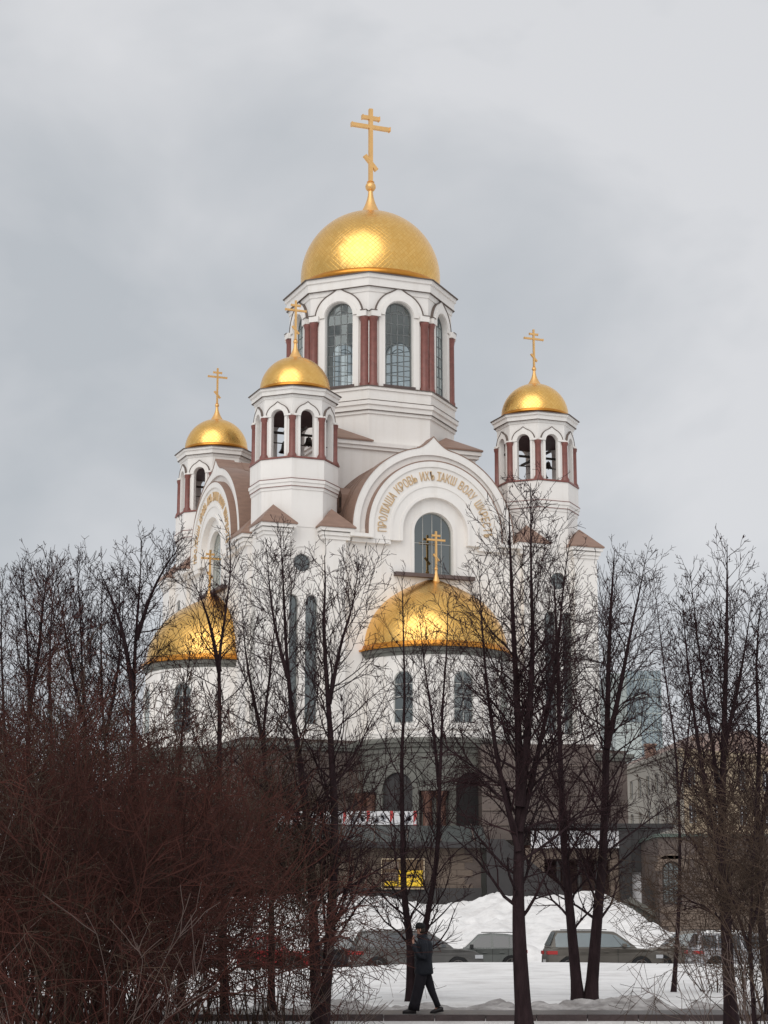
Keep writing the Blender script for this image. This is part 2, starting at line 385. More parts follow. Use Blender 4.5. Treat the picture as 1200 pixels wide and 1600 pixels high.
def dome_mesh(R, zc, low, n_sc, a0=0.0, a1=2 * PI, squash=1.0, n=72, ogee=0.0):
    """gilded dome with UVs that keep the diamond scales in proportion"""
    vs, uvs, fs = [], [], []
    lat0 = -math.asin(low / R); K = 26
    lats = [lat0 + (math.radians(84) - lat0) * i / K for i in range(K + 1)]
    for la in lats:
        mer = math.log(math.tan(PI / 4 + min(la, math.radians(80)) / 2))
        for i in range(n + 1):
            a = a0 + (a1 - a0) * i / n
            rr = R * math.cos(la); zz = zc + R * squash * math.sin(la)
            if ogee and la > 0.9: zz += ogee * ((la - 0.9) / 0.57) ** 2.5
            vs.append((rr * math.cos(a), rr * math.sin(a), zz)); uvs.append((a / (2 * PI) * n_sc, mer / (2 * PI) * n_sc))
    m_ = n + 1
    for k in range(K):
        for i in range(n): fs.append((k * m_ + i, k * m_ + i + 1, (k + 1) * m_ + i + 1, (k + 1) * m_ + i))
    me = bpy.data.meshes.new('dome'); me.from_pydata(vs, [], fs); me.update()
    uvl = me.uv_layers.new(name='UVMap')
    li = np.zeros(len(me.loops), dtype=np.int32); me.loops.foreach_get('vertex_index', li)
    uvl.data.foreach_set('uv', np.array(uvs)[li].ravel())
    me.materials.append(MT['gold']); me.polygons.foreach_set('use_smooth', [True] * len(me.polygons))
    return me

def cross(parent, cx, cy, z0, H, th, name='cross'):
    c = MB()
    c.box(cx - th / 2, cx + th / 2, cy - th / 2, cy + th / 2, z0, z0 + H)
    def hb(z, L, e=0.004):
        c.box(cx - L, cx + L, cy - th / 2 - e, cy + th / 2 + e, z - th / 2, z + th / 2)
        for sx in (-1, 1): c.box(cx + sx * L - th * 0.15, cx + sx * L + th * 0.15, cy - th * 0.62, cy + th * 0.62, z - th * 0.62, z + th * 0.62)
    hb(z0 + H * 0.875, H * 0.115); hb(z0 + H * 0.752, H * 0.262, 0.006)
    zc = z0 + H * 0.26; L = H * 0.125; a = math.radians(-48)
    c.bar((cx - L * math.cos(a), cy, zc - L * math.sin(a)), (cx + L * math.cos(a), cy, zc + L * math.sin(a)), th * 0.98, th)
    return c.build(name, 'gilt', parent)

def spire(parent, cx, cy, z, zb, r0, rb, rball):
    pr = []
    for i in range(13):
        t = i / 12; pr.append((rb + (r0 - rb) * (1 - t) ** 1.9, z + (zb - z) * t))
    m_ = MB().lathe(cx, cy, pr, 24)
    pr = [(max(0.01, rball * math.sin(PI * i / 10)), zb + rball * 0.8 - rball * math.cos(PI * i / 10)) for i in range(11)]
    m_.lathe(cx, cy, pr, 20)
    m_.lathe(cx, cy, [(rball * 0.55, zb + rball * 1.6), (rball * 0.75, zb + rball * 1.75), (rball * 0.4, zb + rball * 2.0)], 16)
    return m_.build('finial', 'gilt', parent, True)

# ---- main drum
drum = MB()
A = 6.35 * math.cos(PI / 8); HW = 6.35 * math.sin(PI / 8)
okt(drum, 0, 0, [(6.5, 33.0), (6.5, 39.35)])
for k in range(8):
    F = frame(k * PI / 4)
    wd = HW - 0.003
    drum.slab(F, [(-wd, 41.45), (wd, 41.45), (wd, 49.0), (-wd, 49.0)], [arch(0, 1.14, 41.75, 47.2)], A - 0.55, A)
drum_o = drum.build('drum', 'stucco', church)
c = MB(); okt(c, 0, 0, [(6.5, 39.35), (6.63, 39.4), (6.63, 39.62), (6.72, 39.66), (6.72, 40.0), (6.86, 40.06), (6.86, 40.38), (6.6, 40.5), (6.6, 41.2), (6.72, 41.24), (6.72, 41.46), (5.2, 41.46)])
c.build('base_cornice', 'stucco', drum_o)
c = MB()
okt(c, 0, 0, [(6.65, 39.63), (6.745, 39.63), (6.745, 39.675), (6.65, 39.675)])
okt(c, 0, 0, [(6.75, 40.39), (6.885, 40.37), (6.885, 40.42), (6.7, 40.47)])
okt(c, 0, 0, [(6.4, 41.465), (6.80, 41.465), (6.80, 41.52), (6.4, 41.52)])
c.build('flashing', 'line', drum_o)
c = MB(); okt(c, 0, 0, [(5.0, 48.96), (6.42, 48.96), (6.46, 49.3), (6.46, 49.32), (6.60, 49.36), (6.62, 49.95), (6.74, 50.0), (6.78, 50.3), (5.0, 50.3)])
c.build('entablature', 'stucco', drum_o)
c = MB(); okt(c, 0, 0, [(6.48, 49.323), (6.64, 49.323), (6.64, 49.358), (6.48, 49.358)])
c.build('flashing', 'line', drum_o)
c = MB(); okt(c, 0, 0, [(5.0, 50.304), (6.92, 50.304), (6.92, 50.36), (5.5, 50.72), (5.0, 50.72)])
c.build('eaves_roof', 'line', drum_o)
for k in range(8):
    F = frame(k * PI / 4)
    a_ = MB()
    inner = keel(0, 1.15, 47.2, 0, n=24)
    a_.slab(F, band(keel(0, 1.92, 47.2, 0.28), inner), [], A - 0.02, A + 0.16)
    a_.slab(F, band(keel(0, 1.55, 47.2, 0.0), keel(0, 1.2, 47.2, 0, n=24)), [], A + 0.1, A + 0.24)
    for sx in (-1, 1):
        x0, x1 = sorted((sx * 1.15, sx * 1.64))
        a_.slab(F, [(x0, 41.56), (x1, 41.56), (x1, 47.197), (x0, 47.197)], [], A - 0.02, A + 0.13)
        x0, x1 = sorted((sx * 1.60, sx * 2.37))
        a_.slab(F, [(x0, 46.95), (x1, 46.95), (x1, 47.38), (x0, 47.38)], [], A - 0.02, A + 0.42)
    a_.build('arch_surround', 'stucco', drum_o)
    l_ = MB(); l_.slab(F, band(keel(0, 2.01, 47.2, 0.3), keel(0, 1.925, 47.2, 0.285)), [], A - 0.01, A + 0.2)
    for sx in (-1, 1):
        x0, x1 = sorted((sx * 1.9, sx * 2.42))
        l_.slab(F, [(x0, 47.385), (x1, 47.385), (x1, 47.44), (x0, 47.44)], [], A - 0.01, A + 0.46)
    l_.build('flashing', 'line', drum_o)
    for sx in (-1, 1):
        p = F(sx * (HW - 0.34), A + 0.04, 0)
        MB().lathe(p[0], p[1], [(0.37, 41.52), (0.37, 41.75), (0.315, 41.85), (0.30, 46.6), (0.33, 46.65), (0.37, 46.9), (0.37, 46.95)], 20).build('column', 'granite_red', drum_o, True)
    front = k in (4, 5, 6, 7, 0)
    window(F, A - 0.3, 0, 1.14, 41.75, 47.2, 4, 8, church, 'glass_clear', 'frame', 0.055, panes=front, fan=True)
    MB().slab(F, [(-1.3, 41.6), (1.3, 41.6), (1.3, 41.76), (-1.3, 41.76)], [], A - 0.2, A + 0.2).build('sill', 'sill', drum_o)
# inner lining keeps the drum a real room
c = MB(); okt(c, 0, 0, [(5.2, 41.5), (0.2, 41.52)]); c.build('drum_floor', 'inner', drum_o)
c = MB(); okt(c, 0, 0, [(5.6, 49.0), (0.2, 49.05)]); c.build('drum_ceiling', 'inner', drum_o)
md = link('dome', dome_mesh(5.5, 51.95, 1.05, 84, n=96), church); md['label'] = 'largest golden dome with diamond scales'
MB().lathe(0, 0, [(5.2, 50.6), (5.5, 50.62), (5.62, 50.78), (5.62, 50.95), (5.48, 51.15), (5.3, 51.15)], 96).build('dome_rim', 'gilt_rim', md, True)
spire(md, 0, 0, 57.2, 59.4, 1.0, 0.19, 0.42)
cross(md, 0, 0, 60.15, 6.2, 0.30)

# ---- square plinth under the drum with corner roofs
pl_ = MB(); pl_.box(-6.15, 6.15, -6.15, 6.15, 28, 36.6)
plinth = pl_.build('drum_plinth', 'stucco', church)
c = MB(); c.box(-6.35, 6.35, -6.35, 6.35, 36.55, 36.8); c.box(-6.5, 6.5, -6.5, 6.5, 36.803, 37.1); c.build('cornice', 'stucco', plinth)
for sx in (-1, 1):
    for sy in (-1, 1):
        z0, z1 = 37.104, 38.6
        a_, b_, d_ = (sx * 6.6, sy * 6.6, z0), (sx * 6.6, sy * 2.3, z0), (sx * 2.3, sy * 6.6, z0)
        m_ = (sx * 4.45, sy * 4.45, 38.5)
        r_ = MB(); r_.add([a_, b_, d_, m_, (a_[0], a_[1], z0 + .12), (b_[0], b_[1], z0 + .12), (d_[0], d_[1], z0 + .12)],
                          [(4, 5, 3), (4, 3, 6), (0, 1, 5, 4), (0, 4, 6, 2), (0, 2, 1), (5, 6, 3)])
        r_.build('corner_roof', 'roof', church)

# ---- bell towers
def bell_tower(cx, cy):
    R = 2.86; A2 = R * math.cos(PI / 8); H2 = R * math.sin(PI / 8)
    t = MB(); okt(t, 0, 0, [(3.03, 29.01), (3.03, 31.6)])
    for k in range(8):
        F = frame(k * PI / 4); w = H2 - 0.002
        t.slab(F, [(-w, 34.0), (w, 34.0), (w, 38.3), (-w, 38.3)], [arch(0, 0.50, 34.06, 36.95)], A2 - 0.3, A2)
    T = t.build('bell_tower', 'stucco', church); T.location = (cx, cy, 0)
    c = MB(); okt(c, 0, 0, [(3.03, 31.6), (3.1, 31.65), (3.1, 31.85), (3.16, 31.88), (3.16, 32.1), (3.24, 32.14), (3.24, 32.36), (3.14, 32.44), (3.14, 33.85), (0.2, 33.86)]); c.build('cornice', 'stucco', T)
    c = MB()
    okt(c, 0, 0, [(3.1, 31.855), (3.18, 31.855), (3.18, 31.885), (3.1, 31.885)]); okt(c, 0, 0, [(3.16, 32.37), (3.265, 32.37), (3.265, 32.41), (3.16, 32.41)])
    okt(c, 0, 0, [(2.4, 33.865), (3.22, 33.865), (3.22, 33.98), (2.4, 33.98)])
    c.build('flashing', 'granite_red', T)
    c = MB(); okt(c, 0, 0, [(2.3, 38.28), (2.92, 38.28), (2.96, 38.45), (3.1, 38.5), (3.12, 38.78), (3.24, 38.82), (3.26, 38.98), (2.3, 38.98)]); c.build('entablature', 'stucco', T)
    c = MB(); okt(c, 0, 0, [(2.3, 38.984), (3.36, 38.984), (3.36, 39.03), (2.5, 39.24), (2.3, 39.24)])
    okt(c, 0, 0, [(2.95, 38.46), (3.115, 38.46), (3.115, 38.49), (2.95, 38.49)])
    c.build('eaves_roof', 'line', T)
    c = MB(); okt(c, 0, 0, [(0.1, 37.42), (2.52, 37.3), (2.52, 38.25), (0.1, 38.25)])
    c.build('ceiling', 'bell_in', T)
    c = MB(); c.bar((-2.45, 0.25, 36.35), (2.45, 0.25, 36.35), 0.14, 0.16); c.bar((0, -2.45, 36.2), (0, 2.45, 36.2), 0.14, 0.16)
    c.bar((-2.3, -0.9, 35.3), (2.3, -0.9, 35.3), 0.07); c.build('bell_beam', 'bell', T)
    for k in range(8):
        F = frame(k * PI / 4); a_ = MB()
        a_.slab(F, band(keel(0, 0.86, 36.95, 0.16, n=28), keel(0, 0.505, 36.95, 0, n=28)), [], A2 - 0.01, A2 + 0.14)
        for sx in (-1, 1):
            x0, x1 = sorted((sx * 0.505, sx * 0.70)); a_.slab(F, [(x0, 34.0), (x1, 34.0), (x1, 36.947), (x0, 36.947)], [], A2 - 0.01, A2 + 0.07)
            x0, x1 = sorted((sx * 0.80, sx * 1.08)); a_.slab(F, [(x0, 36.92), (x1, 36.92), (x1, 37.06), (x0, 37.06)], [], A2 - 0.01, A2 + 0.24)
        a_.build('arch_surround', 'stucco', T)
        l_ = MB(); l_.slab(F, band(keel(0, 0.915, 36.95, 0.17, n=28), keel(0, 0.865, 36.95, 0.165, n=28)), [], A2 - 0.005, A2 + 0.17)
        l_.build('flashing', 'line', T)
        a = O8 + k * PI / 4; px, py = (R - 0.02) * math.cos(a), (R - 0.02) * math.sin(a)
        MB().lathe(px, py, [(0.33, 33.98), (0.33, 34.1), (0.225, 34.3), (0.215, 36.65), (0.25, 36.7), (0.28, 36.92)], 16).build('column', 'granite_red', T, True)
    d = link('dome', dome_mesh(2.52, 39.42, 0.05, 52, n=64), T)
    MB().lathe(0, 0, [(2.3, 39.2), (2.5, 39.22), (2.57, 39.3), (2.57, 39.42), (2.48, 39.52), (2.3, 39.52)], 64).build('dome_rim', 'gilt_rim', T, True)
    spire(T, 0, 0, 41.78, 43.0, 0.62, 0.11, 0.17)
    cross(T, 0, 0, 43.25, 3.0, 0.135)
    return T
TP = 9.53
T0 = bell_tower(-TP, -TP)
for cx, cy in ((TP, -TP), (-TP, TP), (TP, TP)):
    t_ = copy_tree(T0, church); t_.location = (cx, cy, 0)

def lw(lx, ly, z):   # church-local to world
    return Vector((-1.07 + lx * math.cos(TH) - ly * math.sin(TH), 150 + lx * math.sin(TH) + ly * math.cos(TH), z))
def bell(cx, cy, dx, dy, z, r, label):
    p = lw(cx + dx, cy + dy, z)
    b = MB().lathe(0, 0, [(0.05, r * 1.75), (r * 0.12, r * 1.7), (r * 0.12, r * 1.5), (r * 0.45, r * 1.42), (r * 0.55, r * 1.1), (r * 0.62, r * 0.6), (r * 0.78, r * 0.25), (r, 0.0), (r * 0.9, 0.0), (r * 0.6, r * 0.5)], 20, caps=False)
    b.lathe(0, 0, [(0.03, r * 0.6), (0.03, -r * 0.2), (r * 0.16, -r * 0.3), (0.02, -r * 0.45)], 8)
    o = b.build('church_bell', 'bell', None, True); o.location = p; o.rotation_euler = (0, 0, TH)
    tag(o, label, 'bell', 'bells hanging in the bell towers')
bell(-TP, -TP, -0.9, -0.55, 34.75, 0.46, 'larger dark bell, low in the left opening of the nearest bell tower')
bell(-TP, -TP, -0.9, -1.2, 35.65, 0.30, 'smaller dark bell, high in the left opening of the nearest bell tower')
bell(-TP, -TP, 0.85, -0.6, 35.45, 0.36, 'small dark bell in the right opening of the bell tower nearest the camera')
bell(TP, -TP, 0.3, -0.7, 34.6, 0.36, 'dark bell low in the left opening of the bell tower on the right')
bell(TP, -TP, 0.9, -0.3, 35.5, 0.3, 'small dark bell under the beam in the right opening of the right bell tower')

# ---- gable arms
ZC = 29.3
TXT = 'ПРОЛІАША КРОВЬ ИХЪ ІАКѠ ВОДУ ѠКРЕСТЪ'
glyph = {}
def glyph_mesh(ch):
    if ch in glyph: return glyph[ch]
    fc = bpy.data.curves.new('letter', 'FONT'); fc.body = ch; fc.size = 1.0; fc.extrude = 0.035; fc.resolution_u = 4
    fc.offset = -0.006
    ob = bpy.data.objects.new('letter', fc); COL.objects.link(ob)
    dg = bpy.context.evaluated_depsgraph_get(); me = bpy.data.meshes.new_from_object(ob.evaluated_get(dg))
    bpy.data.objects.remove(ob); 
    if len(me.vertices) == 0: glyph[ch] = None; return None
    co = np.zeros(len(me.vertices) * 3); me.vertices.foreach_get('co', co); co = co.reshape(-1, 3)
    w = co[:, 0].max() - co[:, 0].min(); h = co[:, 1].max() - co[:, 1].min()
    co[:, 0] = (co[:, 0] - (co[:, 0].max() + co[:, 0].min()) / 2) / max(w, 0.3) * (0.31 if w > 0.3 else 0.10)
    if ch in 'ѠШ': co[:, 0] *= 1.35
    co[:, 1] = (co[:, 1] - (co[:, 1].max() + co[:, 1].min()) / 2) / h * 0.66
    me.vertices.foreach_set('co', co.ravel()); me.update()
    me.materials.clear(); me.materials.append(MT['letter']); me.name = 'letter'
    glyph[ch] = me; return me

def gable(ang, detail=True):
    F = frame(ang); L = 12.3
    g = MB()
    # wall of the arm up to the arch
    low = [(-6.0, 14.3), (6.0, 14.3), (6.0, 28.6)] + keel(0, 5.1, ZC, 0, a0=0, a1=180) + [(-6.0, 28.6)]
    g.slab(F, low, [arch(0, 1.5, 26.3, ZC)], L - 0.6, L)
    G = g.build('gable_wall', 'stucco', church)
    a_ = MB()
    def legs(k, x, z): return [(-x, z)] + k + [(x, z)]
    K5 = keel(0, 5.20, ZC, n=72)
    a_.slab(F, band(legs(keel(0, 6.06, ZC, 0.80, 12, n=72), 6.06, 28.75), legs(K5, 5.20, 28.75)), [], L - 1.3, L - 0.05)
    a_.slab(F, band(legs(keel(0, 6.18, ZC, 0.80, 12, n=72), 6.18, 28.75), legs(keel(0, 5.66, ZC, 0.0, 18, n=72), 5.66, 28.75)), [], L - 0.5, L + 0.14)
    a_.build('archivolt', 'stucco', G)
    a_ = MB()   # tympanum ring standing proud of the outer band, with its own metal skin
    a_.slab(F, band(legs(keel(0, 5.115, ZC, n=72), 5.115, 28.5), legs(keel(0, 2.5, ZC, n=72), 2.5, 28.5)), [], L - 0.2, L + 0.36)
    a_.build('tympanum', 'stucco', G)
    a_ = MB(); a_.slab(F, band(legs(keel(0, 5.195, ZC, n=72), 5.195, 28.76), legs(keel(0, 5.12, ZC, n=72), 5.12, 28.76)), [], L - 0.8, L + 0.49)
    a_.slab(F, band(legs(keel(0, 6.24, ZC, 0.82, 12, n=72), 6.24, 28.8), legs(keel(0, 6.182, ZC, 0.802, 12, n=72), 6.182, 28.8)), [], L - 1.3, L + 0.18)
    a_.build('flashing', 'roof', G)
    a_ = MB()
    a_.slab(F, band(legs(keel(0, 5.117, ZC, n=60), 5.117, 28.5), legs(keel(0, 4.72, ZC, n=60), 4.72, 28.5)), [], L + 0.355, L + 0.47)
    a_.slab(F, band(legs(keel(0, 3.50, ZC), 3.50, 28.5), legs(keel(0, 3.30, ZC), 3.30, 28.5)), [], L + 0.355, L + 0.42)
    a_.slab(F, band(legs(keel(0, 2.72, ZC), 2.72, 28.5), legs(keel(0, 2.505, ZC), 2.505, 28.5)), [], L + 0.355, L + 0.44)
    a_.slab(F, band(legs(keel(0, 1.72, ZC), 1.72, 26.3), legs(keel(0, 1.5, ZC), 1.5, 26.3)), [], L - 0.01, L + 0.08)
    for sx in (-1, 1):
        x0, x1 = sorted((sx * 3.4, sx * 6.3))
        a_.slab(F, [(x0, 28.2), (x1, 28.2), (x1, 28.48), (x0, 28.48)], [], L - 0.01, L + 0.35)
        x0, x1 = sorted((sx * 4.9, sx * 6.6))
        a_.slab(F, [(x0, 28.5), (x1, 28.5), (x1, 28.745), (x0, 28.745)], [], L - 0.01, L + 0.84)
    a_.build('moulding', 'stucco', G)
    MB().slab(F, [(-3.05, 26.02), (3.05, 26.02), (3.05, 26.28), (-3.05, 26.28)], [], L - 0.1, L + 0.45).build('sill', 'sill', G)
    # barrel roof
    v = MB(); ks = keel(0, 6.15, ZC, 0.78, 12, n=72); n = len(ks)
    pts = [(-6.15, 28.6)] + ks + [(6.15, 28.6)]; n = len(pts)
    segs = 7; vs = []
    for i in range(segs + 1):
        t = 4.0 + (L - 0.9 - 4.0) * i / segs
        vs += [F(s, t, z) for s, z in pts]
    v.add(vs, [(i * n + j, i * n + j + 1, (i + 1) * n + j + 1, (i + 1) * n + j) for i in range(segs) for j in range(n - 1)])
    V_ = v.build('vault_roof', 'roof', church, True)
    sm = MB()
    for i in range(1, 8):
        t = 5.0 + i * 0.9; sm.slab(F, band([(s * 1.006, ZC + (z - ZC) * 1.006) for s, z in pts], [(s * 1.0005, ZC + (z - ZC) * 1.0005) for s, z in pts]), [], t, t + 0.05)
    sm.build('roof_seam', 'roof', V_)
    for sx in (-1, 1):   # small dormer on each flank
        d = MB(); F2 = frame(ang + sx * PI / 2)
        cc = {1: -9.2, -1: 9.2}[sx]
        d.slab(F2, [(cc - .38, 31.0), (cc + .38, 31.0), (cc + .38, 32.2), (cc, 32.75), (cc - .38, 32.2)], [arch(cc, 0.2, 31.3, 31.9, 8)], 4.0, 5.95)
        d.build('dormer', 'roof', V_)
        x = MB(); x.slab(F2, arch(cc, 0.2, 31.3, 31.9, 8), [], 5.5, 5.9); x.build('louvre', 'dark', V_)
    window(F, L - 0.3, 0, 1.5, 26.3, ZC, 4, 2 if ang == FRONT else 5, church, 'glass', 'frame_light', 0.04, panes=detail)
    if detail:
        chs = list(TXT); n = len(chs)
        wts = [0.62 if c_ == ' ' else (0.55 if c_ == 'І' else (1.25 if c_ in 'ѠШ' else 1.0)) for c_ in chs]
        tot = sum(wts); acc = 0
        for c_, w_ in zip(chs, wts):
            a = math.radians(184 - 186 * (acc + w_ / 2) / tot); acc += w_
            if c_ == ' ': continue
            me = glyph_mesh(c_)
            if me is None: continue
            r = 4.08
            o = link('letter', me, G)
            p = F(r * math.cos(a), L + 0.395, ZC + r * math.sin(a) )
            ex = Vector(F(1, 0, 0)) - Vector(F(0, 0, 0)); et = Vector(F(0, 1, 0)) - Vector(F(0, 0, 0)); ez = Vector((0, 0, 1))
            rot = a - PI / 2
            X = ex * math.cos(rot) + ez * math.sin(rot); Y_ = -ex * math.sin(rot) + ez * math.cos(rot)
            o.matrix_local = Matrix(((X.x, Y_.x, et.x, p[0]), (X.y, Y_.y, et.y, p[1]), (X.z, Y_.z, et.z, p[2]), (0, 0, 0, 1)))
    return G
gable(FRONT); gable(LEFT); gable(RIGHT, False); gable(BACK, False)

# ---- corner blocks
def block_face(F, s0, s1, par_panes, both):
    c = (s0 + s1) / 2 + (0 if not both else 0)
    sgn = 1 if c > 0 else -1
    cw = sgn * 9.85
    w = MB()
    holes = [circ(cw, 26.5, 0.62), arch(cw - 0.72, 0.46, 15.4, 23.8), arch(cw + 0.72, 0.46, 15.4, 23.8)]
    w.slab(F, [(s0, 14.3), (s1, 14.3), (s1, 29.0), (s0, 29.0)], holes, 11.8, 12.3)
    return w, cw
for ang in (FRONT, LEFT, RIGHT, BACK):
    F = frame(ang); det = ang in (FRONT, LEFT)
    for sgn in (-1, 1):
        s0, s1 = sorted((sgn * 6.003, sgn * 12.29))
        w, cw = block_face(F, s0, s1, det, False)
        Wl = w.build('corner_wall', 'stucco', church)
        tr = MB(); mo_ = MB()
        tr.slab(F, band(keel(cw, 1.28, 26.5, n=28), keel(cw, 1.12, 26.5, n=28)), [], 12.29, 12.38)
        for q in (-0.72, 0.72): tr.slab(F, band(keel(cw + q, 0.62, 23.8, n=16), keel(cw + q, 0.46, 23.8, n=16)), [], 12.29, 12.37)
        tr.build('window_moulding', 'stucco', Wl); tr = MB()
        tr.slab(F, [(cw - 1.6, 15.0), (cw + 1.6, 15.0), (cw + 1.6, 15.3), (cw - 1.6, 15.3)], [], 12.29, 12.6)
        tr.slab(F, [(s0, 14.32), (s1, 14.32), (s1, 14.9), (s0, 14.9)], [], 12.29, 12.75)
        tr.build('base_moulding', 'stucco', Wl)
        # round window
        rw = MB(); rw.slab(F, circ(cw, 26.5, 0.62), [circ(cw, 26.5, 0.55)], 12.05, 12.15)
        rw.slab(F, [(cw - .03, 25.95), (cw + .03, 25.95), (cw + .03, 27.05), (cw - .03, 27.05)], [], 12.06, 12.13)
        rw.slab(F, [(cw - .55, 26.47), (cw + .55, 26.47), (cw + .55, 26.53), (cw - .55, 26.53)], [], 12.055, 12.125)
        RW = rw.build('round_window', 'frame', church)
        MB().add([F(a, 12.09, b) for a, b in circ(cw, 26.5, 0.58)], [tuple(range(24))]).build('glass', 'glass', RW)
        for q in (-0.72, 0.72):
            window(F, 12.0, cw + q, 0.46, 15.4, 23.8, 2, 7, church, 'glass', 'frame', 0.045, panes=(ang == FRONT))
# pilasters and pyramid caps
for sx in (-1, 1):
    for sy in (-1, 1):
        for kx, (px, py) in enumerate(((11.85, 11.85), (7.55, 11.85), (11.85, 7.55))):
            cx, cy = sx * px, sy * py; h = 0.92
            b = MB()
            if kx == 0: b.box(cx - h, cx + h, cy - h, cy + h, 14.3, 28.4)
            else: b.box(cx - h * .8, cx + h * .8, cy - h, cy + h, 14.3, 28.4)
            P = b.build('pilaster', 'stucco', church)
            b = MB()
            for q, (zz, hh) in enumerate(((28.2, 1.02), (28.45, 1.13), (28.75, 1.27))): b.box(cx - hh, cx + hh, cy - hh, cy + hh, zz + 0.002 * q, zz + 0.245)
            b.build('cap_moulding', 'stucco', P)
            b = MB(); H = 1.36; z0 = 29.0
            b.add([(cx - H, cy - H, z0), (cx + H, cy - H, z0), (cx + H, cy + H, z0), (cx - H, cy + H, z0),
                   (cx - H, cy - H, z0 + .09), (cx + H, cy - H, z0 + .09), (cx + H, cy + H, z0 + .09), (cx - H, cy + H, z0 + .09), (cx, cy, z0 + 1.55)],
                  [(3, 2, 1, 0), (0, 1, 5, 4), (1, 2, 6, 5), (2, 3, 7, 6), (3, 0, 4, 7), (4, 5, 8), (5, 6, 8), (6, 7, 8), (7, 4, 8)])
            b.build('pyramid_roof', 'roof', church)
c = MB()
for sx in (-1, 1):
    for sy in (-1, 1):
        x0, x1 = sorted((sx * 6.0, sx * 12.25)); y0, y1 = sorted((sy * 6.0, sy * 12.25)); c.box(x0, x1, y0, y1, 28.85, 29.003)
c.build('corner_flat_roof', 'roof', church)
c = MB(); c.box(12.3, 15.0, -7.8, 8.5, 14.3, 27.0); wr = c.build('side_wing', 'stucco', church)
c = MB(); c.box(12.2, 15.2, -8.0, 8.7, 27.003, 27.25); c.build('wing_roof', 'roof', wr)

# ---- apses with half domes
def apse(ang, det):
    F = frame(ang); cx, cy, _ = F(0, 12.0, 0)
    R = 5.15
    a0, a1 = ang - PI / 2, ang + PI / 2
    winang = [ang + d for d in (-PI / 4, 0, PI / 4)]
    Wl = MB().lathe(cx, cy, [(R, 14.3), (R, 20.2)], 64, a0, a1).build('apse_wall', 'stucco', church, True)
    for d in (-3, -1, 1, 3):
        MB().slab(frame(ang + d * PI / 8, cx, cy), [(-0.42, 14.96), (0.42, 14.96), (0.42, 19.98), (-0.42, 19.98)], [], R - 0.1, R + 0.1).build('pilaster_strip', 'stucco', Wl)
    for wa in winang:
        Fw = frame(wa, cx, cy)
        s = MB(); s.slab(Fw, arch(0, 1.05, 15.1, 18.2), [arch(0, 0.72, 15.35, 18.2)], R - 0.35, R + 0.16)
        s.slab(Fw, [(-1.2, 14.95), (1.2, 14.95), (1.2, 15.15), (-1.2, 15.15)], [], R - 0.2, R + 0.28)
        s.build('window_surround', 'stucco', Wl)
        window(Fw, R + 0.06, 0, 0.72, 15.35, 18.2, 2, 4, church, 'glass', 'frame_light', 0.05, panes=det)
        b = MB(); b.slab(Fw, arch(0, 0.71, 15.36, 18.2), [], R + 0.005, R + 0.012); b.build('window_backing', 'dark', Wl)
    pr = [(R - 0.3, 20.0), (R + 0.06, 20.0), (R + 0.1, 20.15), (R + 0.1, 20.2), (R + 0.26, 20.25), (R + 0.34, 20.45), (R + 0.34, 20.5), (R - 0.3, 20.5)]
    MB().lathe(cx, cy, pr, 40, a0, a1).build('cornice', 'granite', Wl, True)
    pr = [(R - 0.3, 14.32), (R + 0.35, 14.32), (R + 0.35, 14.75), (R + 0.12, 14.85), (R + 0.1, 14.95), (R - 0.3, 14.95)]
    MB().lathe(cx, cy, pr, 40, a0, a1).build('base_course', 'stucco', Wl, True)
    d = link('apse_dome', dome_mesh(R + 0.12, 20.75, 0.0, 78, a0, a1, squash=0.91, ogee=0.4), church); d.location = (cx, cy, 0)
    MB().lathe(0, 0, [(R - 0.1, 20.51), (R + 0.5, 20.51), (R + 0.52, 20.62), (R + 0.3, 20.68), (R + 0.18, 20.95), (R + 0.1, 20.95)], 60, a0, a1).build('dome_rim', 'gilt_rim', d, True)
    ex, ey = math.cos(ang) * 0.75, math.sin(ang) * 0.75
    spire(d, ex, ey, 25.35, 26.55, 0.5, 0.09, 0.13)
    cr_ = cross(d, 0, 0, 0, 2.55, 0.13); cr_.location = (ex, ey, 26.8)
apse(FRONT, True); apse(LEFT, False)

